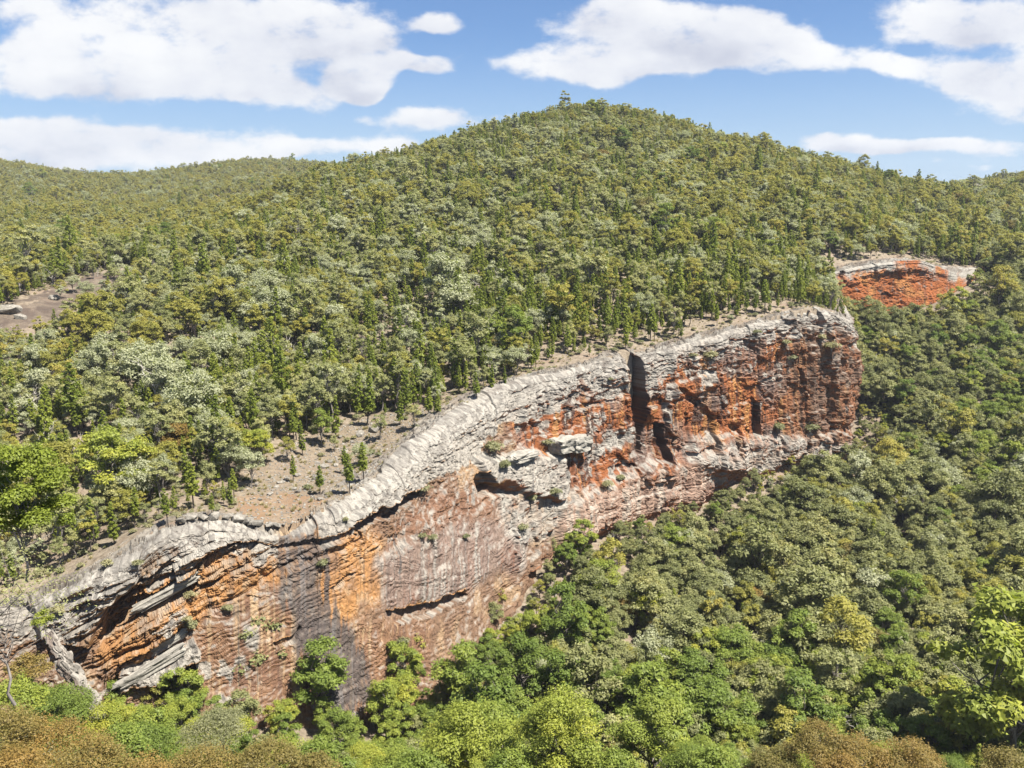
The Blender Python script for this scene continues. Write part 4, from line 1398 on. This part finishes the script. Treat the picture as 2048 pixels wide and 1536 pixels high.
class Labeller:
    def __init__(self):
        self.rows = []
    def add(self, obj, u, v, words, size):
        d = np.hypot(LMU[:, 0] - u, LMU[:, 1] - v)
        k = int(d.argmin())
        dx_, dy2 = u - LMU[k, 0], v - LMU[k, 1]
        a = math.degrees(math.atan2(-dy2, dx_)) % 360
        side = ["right of", "right above", "above", "left above", "left of", "left below", "below", "right below"][int(((a + 22.5) % 360) // 45)]
        self.rows.append((words, size, k, side, float(d[k]), obj))
    def write(self):
        byk = {}
        for r in self.rows:
            byk.setdefault((r[0], r[1], r[2], r[3]), []).append(r)
        for (words_, size, k, side), rows in byk.items():
            rows.sort(key=lambda r: r[4])
            for i, r in enumerate(rows):
                o_ = ORD[min(i, len(ORD) - 1)]
                if i >= len(ORD):
                    o_ = "outer " + ORD[i - len(ORD)]
                nth = "closest" if i == 0 else (o_ + " closest")
                r[5]["label"] = f"{size} {words_}, {nth} {side} {LANDMARKS[k][2]}"


LAB = Labeller()


def gn_scatter(name, metas, arr, **props):
    """one object of instanced copies: arr rows are x, y, z, rotation, scale, which"""
    arr = np.asarray(arr, np.float32)
    me = bpy.data.meshes.new(name)
    me.vertices.add(len(arr))
    me.vertices.foreach_set("co", arr[:, :3].ravel())
    for nm, col in (("turn", 3), ("size", 4)):
        at_ = me.attributes.new(nm, 'FLOAT', 'POINT'); at_.data.foreach_set("value", np.ascontiguousarray(arr[:, col]))
    at_ = me.attributes.new("which", 'INT', 'POINT'); at_.data.foreach_set("value", arr[:, 5].astype(np.int32))
    o = link(name, me, **props)
    protos = bpy.data.collections.new(name + "_kinds")
    for i, m_ in enumerate(metas):
        po = bpy.data.objects.new(f"{name}_pattern_{i:02d}", m_)
        protos.objects.link(po)
    ng = bpy.data.node_groups.new(name, 'GeometryNodeTree')
    ng.interface.new_socket("Geometry", in_out='INPUT', socket_type='NodeSocketGeometry')
    ng.interface.new_socket("Geometry", in_out='OUTPUT', socket_type='NodeSocketGeometry')
    N = ng.nodes.new; L = ng.links.new
    gi_ = N('NodeGroupInput'); go = N('NodeGroupOutput')
    inst = N('GeometryNodeInstanceOnPoints')
    ci_ = N('GeometryNodeCollectionInfo')
    ci_.inputs['Collection'].default_value = protos
    ci_.inputs['Separate Children'].default_value = True
    ci_.inputs['Reset Children'].default_value = True
    def attr(nm, ty):
        a_ = N('GeometryNodeInputNamedAttribute'); a_.data_type = ty; a_.inputs['Name'].default_value = nm
        return a_.outputs['Attribute']
    cx_ = N('ShaderNodeCombineXYZ'); L(attr("turn", 'FLOAT'), cx_.inputs[2])
    e2r = N('FunctionNodeEulerToRotation'); L(cx_.outputs[0], e2r.inputs[0])
    L(gi_.outputs[0], inst.inputs['Points'])
    L(ci_.outputs[0], inst.inputs['Instance'])
    inst.inputs['Pick Instance'].default_value = True
    L(attr("which", 'INT'), inst.inputs['Instance Index'])
    L(e2r.outputs[0], inst.inputs['Rotation'])
    L(attr("size", 'FLOAT'), inst.inputs['Scale'])
    L(inst.outputs[0], go.inputs[0])
    md = o.modifiers.new("instances", 'NODES'); md.node_group = ng
    return o


LIMIT = 295
NV = {k: len(KINDS[k].whole) for k in KINDS}
NV['lush'] -= 3                  # the last three are fine-leaved, for the crowns close by
for k in ks:
    ids = [i for i in range(len(trees)) if trees[i][0] == k]
    vis = sorted([i for i in ids if seen_px[i] >= 3], key=lambda i: -seen_px[i])
    single = set(vis[:LIMIT])
    rest_rows = []
    for i in ids:
        _, x, y, z, s = trees[i]
        turn = float(RNG.random() * 2 * pi); which = int(RNG.integers(NV[k]))
        if k == 'lush' and y < 150:
            which = NV[k] + which % 3
        if i in single:
            kd = KINDS[k]
            sx = s * float(RNG.uniform(.9, 1.1))
            if kd.crown[which] is not None:
                root = bpy.data.objects.new(kd.name, None)
                root.empty_display_size = .5
                COL.objects.link(root)
                for pn, pm in (("trunk", kd.trunk[which]), ("crown", kd.crown[which])):
                    c = bpy.data.objects.new(pn, pm); COL.objects.link(c); c.parent = root
            else:
                root = bpy.data.objects.new(kd.name, kd.whole[which]); COL.objects.link(root)
            root.location = (x, y, z); root.rotation_euler = (float(RNG.normal() * .04), float(RNG.normal() * .04), turn)
            root.scale = (sx, sx, s)
            root["category"] = "tree"; root["group"] = GROUP[k]
            size = "tall" if s > 1.0 else ("middling" if s > .78 else "small")
            LAB.add(root, mu[i], mv[i], DESC[k][0], size)
        else:
            rest_rows.append((x, y, z, turn, s, which))
    if rest_rows:
        gn_scatter(MASSNAME[k], KINDS[k].whole, rest_rows, kind="stuff", label=MASSLABEL[k], category="forest")

# ------------------------------------------------------------------ undergrowth, grass and loose stones on the ground
def spots(n, r0, r1, seed, fn):
    g = np.random.default_rng(seed)
    y = np.sqrt(g.random(n) * (r1**2 - r0**2) + r0**2)
    x = y * np.tan((g.random(n) * 2 - 1) * .60)
    z, hill = ground_z(x, y)
    u, v, d = project(np.stack([x, y, z], -1))
    dd, nn_ = rim_distance(x, y)
    k = fn(g, x, y, u, v, d, hill, dd)
    return x[k], y[k], z[k], u[k], v[k], d[k], hill[k]


def sub(n, r0, r1, seed, name, kind, smin, smax, fn, label):
    x, y, z, u, v, d, hill = spots(n, r0, r1, seed, fn)
    g = np.random.default_rng(seed + 1)
    m = len(x)
    rows = np.stack([x, y, z - .03, g.random(m) * 6.28, smin + (smax - smin) * g.random(m)**2, g.integers(0, NV[kind], m)], -1)
    gn_scatter(name, KINDS[kind].whole, rows, kind="stuff", label=label, category="undergrowth")


sub(22000, 90, 560, 301, "undergrowth", 'shrub', .4, 1.6, lambda g, x, y, u, v, d, h, dd: (dd > 5) & ~(inside(BOWL, u, v) & h) & ~(inside(SLAB_L, u, v) & h) & (g.random(len(x)) < np.where(inside(SCREE, u, v), .25, 1)),
    "low grey-green bushes under the trees")
sub(16000, 90, 430, 303, "grass", 'tuft', .6, 1.6, lambda g, x, y, u, v, d, h, dd: (dd > 4) & ~(inside(SLAB_L, u, v) & h), "dry straw-coloured grass on the stony ground")


def rock_mesh(seed, flat=.7, n=26, round_=.35):
    g = np.random.default_rng(seed)
    import bmesh
    bm = bmesh.new()
    for i in range(n):
        p = g.normal(size=3); p /= np.linalg.norm(p)
        p = np.sign(p) * np.abs(p)**(1 - round_)
        p *= .8 + .3 * g.random()
        bm.verts.new((p[0] * .62, p[1] * .5, p[2] * .5 * flat))
    res = bmesh.ops.convex_hull(bm, input=bm.verts)
    for v_ in [v_ for v_ in bm.verts if not v_.link_faces]:
        bm.verts.remove(v_)
    me = bpy.data.meshes.new("boulder")
    bm.to_mesh(me); bm.free()
    return me


ROCKS = [rock_mesh(s, f) for s, f in ((1, .7), (2, .6), (3, .85), (4, .5), (5, .75), (6, .65), (7, .9), (8, .45))]
for r_ in ROCKS:
    r_.materials.append(M_STONE)
RED_ROCKS = []
for r_ in ROCKS[:4]:
    c_ = r_.copy(); c_.materials.clear(); c_.materials.append(M_STONE_RED); RED_ROCKS.append(c_)

# loose stones too small to pick apart
x, y, z, u, v, d, hill = spots(26000, 120, 420, 307, lambda g, x, y, u, v, d, h, dd: (dd > 1.0) & (g.random(len(x)) < np.where(inside(SCREE, u, v) & h, 1.0, .16)))
m = len(x)
gn_scatter("rubble", ROCKS, np.stack([x, y, z, RNG.random(m) * 6.28, .18 + .5 * RNG.random(m)**3, RNG.integers(0, len(ROCKS), m)], -1), kind="stuff",
           label="loose grey stones scattered over the hillside", category="stones")
x, y, z, u, v, d, hill = spots(60000, 180, 270, 309, lambda g, x, y, u, v, d, h, dd: inside(SCREE, u, v) & h)
m = len(x)
gn_scatter("scree", ROCKS, np.stack([x, y, z, RNG.random(m) * 6.28, .15 + .55 * RNG.random(m)**3, RNG.integers(0, len(ROCKS), m)], -1), kind="stuff",
           label="small pale stones covering the bare scree bowl", category="scree")


def boulder(u, v, w, label, red=False, lift=0.0, loc=None, name="boulder", stretch=1.0, tilt=0.0, which=None, group=None):
    g = loc or ground_hit(u, v)
    if g is None:
        return
    dist = math.hypot(g[0], g[1])
    s = w * dist / F * 1.0
    pool = RED_ROCKS if red else ROCKS
    o = bpy.data.objects.new(name, pool[(which if which is not None else int(RNG.integers(len(pool)))) % len(pool)])
    COL.objects.link(o)
    o.location = (g[0], g[1], g[2] + s * .12 + lift)
    o.scale = (s * stretch, s * .85, s * .8)
    o.rotation_euler = (float(RNG.normal() * .15), float(RNG.normal() * .15) + tilt, float(RNG.random() * 6.28))
    o["category"] = "boulder"; o["group"] = group or "boulders on the scree"
    if label:
        o["label"] = label
    return o


# boulders one can pick out on the scree (photo position, width in photo pixels)
SCREE_ROCKS = [(648, 935, 22, "large dark boulder high on the open scree"), (660, 925, 15, "pale rock leaning over the large dark scree boulder"), (672, 932, 12, "small grey rock beside the large dark scree boulder"),
               (636, 928, 12, "flat grey stone uphill of the scree cluster"), (595, 952, 14, "lone rounded boulder in the middle of the scree"), (632, 958, 16, "upright grey slab in the lower scree cluster"),
               (645, 962, 18, "broad grey slab in the lower scree cluster"), (586, 980, 15, "pale square boulder above the sandy bowl"), (562, 966, 14, "pale boulder on the scree's left edge"),
               (553, 975, 12, "low flat stone at the scree's left edge"), (575, 958, 10, "small stone uphill of the pale square boulder"), (610, 975, 10, "small white stone near the sandy bowl"),
               (540, 990, 12, "grey stone at the top of the red sandy bowl"), (520, 1000, 11, "stone on the red bowl's upper lip"), (690, 905, 14, "grey boulder near the young pines by the rim"),
               (705, 885, 12, "pale stone up the slope from the young pines"), (720, 870, 20, "broad pale boulder at the top of the scree"), (748, 862, 22, "largest pale boulder at the top edge of the scree"),
               (680, 875, 10, "small dark stone beneath the lime green tree"), (595, 985, 11, "round stone touching the pale square boulder"), (665, 985, 13, "grey stone just above the white rim slab"),
               (700, 965, 14, "boulder at the foot of the two rim pines"), (640, 1000, 12, "stone at the red bowl's right edge"), (625, 995, 9, "pebbly pale stone at the red bowl's right edge"),
               (545, 1052, 16, "pale boulder lying beside the shadowy hollow"), (555, 1065, 14, "round boulder perched above the orange overhang"), (535, 1068, 14, "second rim boulder above the orange overhang"),
               (500, 1058, 22, "blocky white boulder among the rim jumble"), (478, 1065, 24, "largest white boulder in the rim jumble"), (455, 1072, 20, "white boulder left of the largest in the jumble"),
               (430, 1062, 22, "rounded white boulder at the jumble's left end"), (492, 1080, 24, "overhanging white boulder at the jumble's lip"), (515, 1085, 26, "broad white boulder that ends the jumble"),
               (408, 1052, 18, "grey boulder behind the jumble"), (385, 1048, 20, "flat grey boulder near the leaning rim pine"), (362, 1050, 18, "grey boulder uphill of the leaning rim pine")]
for (u, v, w, lb) in SCREE_ROCKS:
    lb = lb.replace("left edge", "outer edge").replace("right edge", "inner edge").replace("left end", "outer end").replace(" left of ", " just outside ")
    boulder(u, v, w, lb)
print("trees", len(trees), {k: sum(1 for t in trees if t[0] == k) for k in ks})


def face_point(u, v):
    """the cliff's surface under a photo pixel"""
    pu_, pv_, pd_ = project(full[:int(np.searchsorted(kk, 26.4))])
    d2 = (pu_ - u)**2 + (pv_ - v)**2 + pd_ * .02
    i, j = np.unravel_index(np.argmin(d2), d2.shape)
    return full[i, j], nrm[i]


# ------------------------------------------------------------------ blocks, ledges and the rib on the cliff
def block(name, u, v, w, h, label, cat="rock", deep=1.0, rot=0.0, seed=0, red=False, out=.2, tilt=0.0, group="rock pieces on the cliff"):
    """a split block standing out of the cliff face"""
    import bmesh
    p, n = face_point(u, v)
    dist = p[1]
    sx = w * dist / F / max(.5, abs(n[1])); sz = h * dist / F; sy = deep * (sx + sz) * .4
    g = np.random.default_rng(seed)
    bm = bmesh.new()
    bmesh.ops.create_cube(bm, size=1.0)
    bmesh.ops.subdivide_edges(bm, edges=bm.edges[:], cuts=9, use_grid_fill=True)
    for v_ in bm.verts:
        c = v_.co
        l = max(abs(c.x), abs(c.y), abs(c.z)) / (c.length + 1e-6) * .5 / .5
        c *= (.80 + .25 * l)
        q_ = np.array(c) * 3.1 + seed * 7.7
        k_ = 1 + .20 * float(vnoise(q_[0], q_[1], q_[2], seed=seed))
        k_ += .10 * float(vnoise(q_[0] * 2.7, q_[1] * 2.7, q_[2] * 2.7, seed=seed + 1)) + .12 * math.floor(2.5 * float(vnoise(q_[0] * 1.3, q_[2] * 2.2, q_[1], seed=seed + 2))) / 2.5
        c.x *= sx * k_; c.y *= sy * k_; c.z *= sz * (1 + .2 * float(vnoise(q_[1] + 4, q_[2], q_[0], seed=seed)))
    me = bpy.data.meshes.new(name)
    bm.to_mesh(me); bm.free()
    me.materials.append(M_ROCK)
    cc = np.array([v_.co[:] for v_ in me.vertices])
    mot = fbm(cc[:, 0] * 1.1, cc[:, 1] * 1.1, cc[:, 2] * 1.1 + seed, octv=3, seed=seed)
    add_color(me, "rock", np.clip(np.array([.235, .22, .19]) * (1 + .45 * mot)[:, None], .05, .5))
    o = link(name, me, label=label, category=cat, group=group)
    o.location = (p[0] + n[0] * out * sy, p[1] + n[1] * out * sy, p[2])
    o.rotation_euler = (0, tilt, math.atan2(n[1], n[0]) + pi / 2 + rot)
    return o


block("perched_block", 1120, 888, 34, 30, "whitish block perched over the small dark hollow on the rust wall", seed=3, deep=1.1)
block("perched_block", 1150, 886, 34, 30, "grey-white block leaning on the perched block's side", seed=4, deep=1.0)
block("ledge_block", 1040, 912, 44, 16, "pale ledge beneath the orange streaked wall", seed=14, deep=.8)
block("bedding_slab", 300, 1335, 130, 20, "lowest long grey bedding slab at the cliff's near end", seed=15, deep=.35, tilt=-.42)
block("bedding_slab", 330, 1285, 80, 18, "upper grey bedding slab with a split end", seed=16, deep=.45, tilt=-.42)
block("bedding_slab", 330, 1180, 120, 18, "grey slab roofing the orange recess", seed=18, deep=.4, tilt=-.42)
block("fallen_slab", 382, 1352, 24, 30, "grey block propped below the bedding slabs", seed=21, deep=.8)

# the grey rib of rock that drops from the near end of the cliff
rb = []
for (u, v, d) in [(100, 1262, 150), (122, 1300, 148), (140, 1335, 146), (160, 1372, 144), (180, 1410, 142), (192, 1450, 140), (200, 1500, 138)]:
    rb.append(at(u, v, d))
rb = np.array(rb)
tt = np.linspace(0, len(rb) - 1, 46)
path = np.stack([np.interp(tt, np.arange(len(rb)), rb[:, j]) for j in range(3)], -1)
tt = np.linspace(0, len(rb) - 1, 150)
path = np.stack([np.interp(tt, np.arange(len(rb)), rb[:, j]) for j in range(3)], -1)
path += np.stack([fbm(tt * 1.7, tt * 0 + j, octv=3, seed=409 + j) for j in range(3)], -1) * .5
NR_ = 48
rv, rf = tube(path, np.interp(tt, [0, 1, 3, 6], [.8, 1.0, 1.5, 2.4]), NR_)
aa = np.repeat(np.arange(150), NR_); bb = np.tile(np.arange(NR_), 150)
ca_r, sa_r = np.cos(bb / NR_ * 2 * pi), np.sin(bb / NR_ * 2 * pi)
off = fbm(aa / 16.0, ca_r * 1.6, sa_r * 1.6, octv=5, seed=400, gain=.6)
wk, wke = worley(aa / 13.0 + off * .4, bb / 6.0 + off * .3, 405)
cen_ = np.repeat(path, NR_, axis=0)
rv = cen_ + (rv - cen_) * (1 + .40 * off + (wk - .5) * .55 - .22 * np.exp(-(wke / .1)**2))[:, None]
rme = mesh_from("rock_rib", rv, rf, [M_ROCK], False)
rcol = np.array([.44, .40, .345]) * (1 + .55 * fbm(aa / 12, ca_r * 3, sa_r * 3, octv=4, seed=402))[:, None]
rcol = rcol + (np.array([.20, .14, .11]) - rcol) * sstep(vnoise(bb / 4.3, aa / 30, seed=403), .2, .6)[:, None] * .7
add_color(rme, "rock", np.clip(rcol * .48, .03, .7))
link("rock_rib", rme, label="leaning grey rib of rock at the near end of the cliff", category="rock")

# creek boulders
boulder(1768, 1365, 34, "grey creek boulder with a pale split face, among dark slope trees", group="creek boulders", which=2)
boulder(1790, 1360, 22, "dark boulder wedged beside the pale split creek boulder", group="creek boulders", which=4)
boulder(1850, 1110, 20, "pale boulder at the top of the bare creek scar", group="creek boulders", which=1)
boulder(1900, 1118, 18, "flat grey boulder across from the creek scar", group="creek boulders", which=5)
boulder(1835, 1165, 18, "pale slab at the lower end of the creek scar", group="creek boulders", which=3)
boulder(20, 625, 34, "big grey outcrop beside the rock slab gully", group="gully rocks", which=0)
boulder(42, 637, 18, "rounded rock at the mouth of the slab gully", group="gully rocks", which=2)
boulder(110, 597, 18, "dark rock halfway up the slab gully", group="gully rocks", which=5)
boulder(250, 575, 18, "white-veined rock on the gully's inner bank", group="gully rocks", which=1)
for (u, v, w, lb) in [(1975, 515, 34, "long flat outcrop in the valley head forest"), (2010, 520, 30, "pale outcrop further along the valley head"), (1935, 510, 24, "small flat outcrop near the far red cliff"), (2035, 530, 20, "pale rock at the picture's edge in the valley head")]:
    boulder(u, v, w, lb, group="valley head outcrops", stretch=1.4, which=3)

# shrubs rooted on the cliff
for (u, v, s, lb) in [(645, 1130, 2.0, "green shrub hanging beside the black water stain"), (838, 985, 3.0, "green shrub growing from the white rim slab"), (842, 1075, 1.5, "small bush on the brown upper wall"),
                      (800, 1295, 2.2, "upright shrub in the orange hollow low on the cliff"), (380, 1255, 2.4, "straw-green bush on the upper bedding slab"), (375, 1240, 1.6, "small bush just above the straw-green one"),
                      (455, 1220, 1.8, "grey bush on the ledge over the streaked slab"), (380, 1195, 1.4, "small bush in the orange recess"), (1418, 720, 3.2, "dark green shrub beside the big pale block"),
                      (1095, 890, 2.4, "green shrub by the perched block"), (1240, 960, 2.6, "grey shrub on the ledge above the pale shelf"), (1215, 975, 2.2, "low shrub at the inner end of the pale shelf"),
                      (1570, 690, 2.6, "yellow-green shrub under the rim overhang"), (1585, 720, 2.6, "bush on the broken outer wall"), (1640, 680, 3.4, "tall bush near the cliff's outer corner"), (1660, 700, 3.2, "bush at the very corner of the cliff"),
                      (1555, 860, 4.0, "large shrub at the foot of the outer wall"), (1620, 865, 3.4, "grey-green shrub on the pale outer ledge"), (1385, 715, 1.6, "small bush on the straight rim wall"), (1512, 668, 1.8, "lime bush in the rim notch"),
                      (985, 905, 3.2, "bush above the dark cave"), (1010, 935, 2.8, "grey bush on the buttress by the cave"), (1060, 1000, 3.0, "bush below the grey buttress"), (1110, 990, 2.6, "bush at the buttress's inner foot"),
                      (1045, 1060, 2.2, "bush on the layered white outcrop"), (930, 1075, 1.6, "bush on the ledge of the mauve slab"), (865, 1080, 1.4, "tuft-like bush on the mauve slab's top"), (690, 1040, 1.2, "small bush under the rim slab"),
                      (215, 1130, 1.6, "bush growing from the big grey block"), (115, 1225, 2.2, "straw-coloured bush on the big grey block"), (275, 1130, 1.5, "low bush behind the big grey block"), (1220, 760, 1.4, "tiny bush in the lichened wall")]:
    p, n = face_point(u, v)
    kd = KINDS['shrub']; w_ = int(RNG.integers(3))
    root = bpy.data.objects.new("shrub", None); COL.objects.link(root)
    for pn, pm in (("stem", kd.trunk[w_]), ("foliage", kd.crown[w_])):
        c = bpy.data.objects.new(pn, pm); COL.objects.link(c); c.parent = root
    root.location = (p[0] + n[0] * .25, p[1] + n[1] * .25, p[2] - .2)
    root.scale = (s, s, s); root.rotation_euler = (0, 0, float(RNG.random() * 6.28))
    root["category"] = "shrub"; root["label"] = lb; root["group"] = "shrubs on the cliff"

# ------------------------------------------------------------------ plants close to the lookout
def near_tree(name, label, cat, u, v, d, H, make, leaf_mat, bark, parts=("trunk", "crown"), rot=0.0, lean=0.0):
    """a plant whose crown middle shows at a photo pixel"""
    wood, lv = make
    top = at(u, v, d)
    root = bpy.data.objects.new(name, None); COL.objects.link(root)
    root.location = (top[0], top[1], top[2] - H)
    root.rotation_euler = (0, lean, rot)
    me = mesh_from(name + "_wood", wood[0], wood[1], [bark], True)
    o = bpy.data.objects.new(parts[0], me); COL.objects.link(o); o.parent = root
    if lv is not None:
        me = mesh_from(name + "_leaves", lv[0], lv[1], [leaf_mat], False)
        add_color(me, "leaf", lv[2])
        o = bpy.data.objects.new(parts[1], me); COL.objects.link(o); o.parent = root
    root["label"] = label; root["category"] = cat
    return root


near_tree("lookout_tree", "yellow-green bushy treetop beside the lookout, at the picture's edge", "tree", 25, 905, 46, 6.6, gum(501, H=7.6, R=2.3, nclump=46, per=800, leaf=.11, crown=.80, openness=.95, trunk=.07, cr=(.5, .85)), LEAF['pine'], M_BARK_GREY)
near_tree("lookout_shrub", "bare grey branching shrub beside the lookout, with thin leaves", "shrub", 0, 1150, 40, 6, gum(502, H=8.5, R=3.0, nclump=26, per=70, leaf=.09, crown=.8, openness=.8, trunk=.07), LEAF['gum'], M_BARK_GREY)
near_tree("amber_shrub", "amber-leaved shrub at the near end of the cliff", "shrub", 55, 1325, 95, 3.4, gum(503, H=4.4, R=1.9, nclump=22, per=170, leaf=.17, crown=.85, trunk=.07), LEAF['wattle'], M_BARK_GREY)
near_tree("green_shrub", "deep green shrub under the amber one", "shrub", 20, 1370, 92, 4, gum(504, H=5.0, R=3.0, nclump=30, per=200, leaf=.18, crown=.9, trunk=.08), LEAF['lush'], M_BARK_GREY)
near_tree("green_sapling", "lime sapling on the rocks above the grey rib", "tree", 88, 1235, 110, 3.0, gum(505, H=4.2, R=1.3, nclump=16, per=120, leaf=.16, crown=.75, trunk=.06), LEAF['pine'], M_BARK_GREY)
k_ = 0
for (u, v, d, H, R, kind_, lb) in [
    (80, 1470, 82, 6, 4.2, 'wattle', "large brown wattle filling the bottom corner"), (190, 1500, 80, 6, 3.6, 'wattle', "brown wattle next to the one in the bottom corner"), (-20, 1440, 80, 6, 3.6, 'wattle', "brown wattle cut by the picture's edge"),
    (20, 1530, 74, 6, 3.4, 'wattle', "lowest brown wattle in the bottom corner"), (280, 1540, 78, 5, 3.2, 'wattle', "brown wattle low between green crowns"),
    (410, 1510, 84, 5, 3.6, 'wattle', "low brown wattle beneath the pale feathery shrub"), (530, 1515, 84, 5, 3.4, 'wattle', "brown wattle at the bottom edge with grey twigs"), (630, 1535, 84, 5, 2.8, 'wattle', "end wattle of the brown row, towards the gorge"),
    (1560, 1515, 98, 6, 3.0, 'wattle', "orange wattle at the near end of the orange patch"), (1640, 1470, 98, 6, 3.4, 'wattle', "topmost orange wattle of the orange patch"), (1725, 1495, 96, 6, 3.6, 'wattle', "broad orange wattle in the middle of the orange patch"),
    (1815, 1500, 95, 6, 3.4, 'wattle', "orange wattle beside a lime crown in the orange patch"), (1690, 1540, 92, 6, 3.0, 'wattle', "orange wattle at the lower edge of the orange patch"),
    (2010, 1525, 96, 5, 3.0, 'wattle', "orange wattle in the far bottom corner"), (445, 1440, 104, 5, 3.6, 'shrub', "pale feathery grey-green shrub above the brown wattles"),
    (230, 1485, 104, 7, 3.4, 'lush', "bright green crown beside the bottom brown wattles"), (300, 1440, 118, 8, 3.2, 'lush', "bright green crown under the grey rib"), (640, 1500, 108, 8, 3.8, 'lush', "bright green crown at the foot of the streaked slab"),
    (820, 1525, 104, 8, 3.8, 'lush', "bright green crown at the bottom edge in the gorge"), (1010, 1530, 106, 8, 3.6, 'lush', "deep green crown at the bottom middle"), (1230, 1530, 106, 8, 3.8, 'lush', "green crown at the bottom edge near the hollow"),
    (1430, 1520, 104, 8, 3.6, 'lush', "bright green crown next to the orange patch"),
]:
    k_ += 1
    mk = gum(520 + k_, H=H * 1.25, R=R, nclump=44 if kind_ != 'lush' else 40, per=230, leaf=.15 if kind_ != 'lush' else .24, crown=.85, openness=.6, trunk=.10, cr=(.75, 1.1))
    nm = {'wattle': "near_wattle", 'shrub': "feathery_shrub", 'lush': "gorge_tree"}[kind_]
    o = near_tree(nm, lb, "shrub" if kind_ != 'lush' else "tree", u, v, d, H, mk, LEAF[kind_], M_BARK_PALE if kind_ == 'wattle' else M_BARK_GREY, rot=k_ * 1.3)
    o["group"] = {'wattle': "brown and orange wattles below the lookout", 'shrub': "wattles below the lookout", 'lush': "tall crowns in the gorge"}[kind_]

LAB.write()
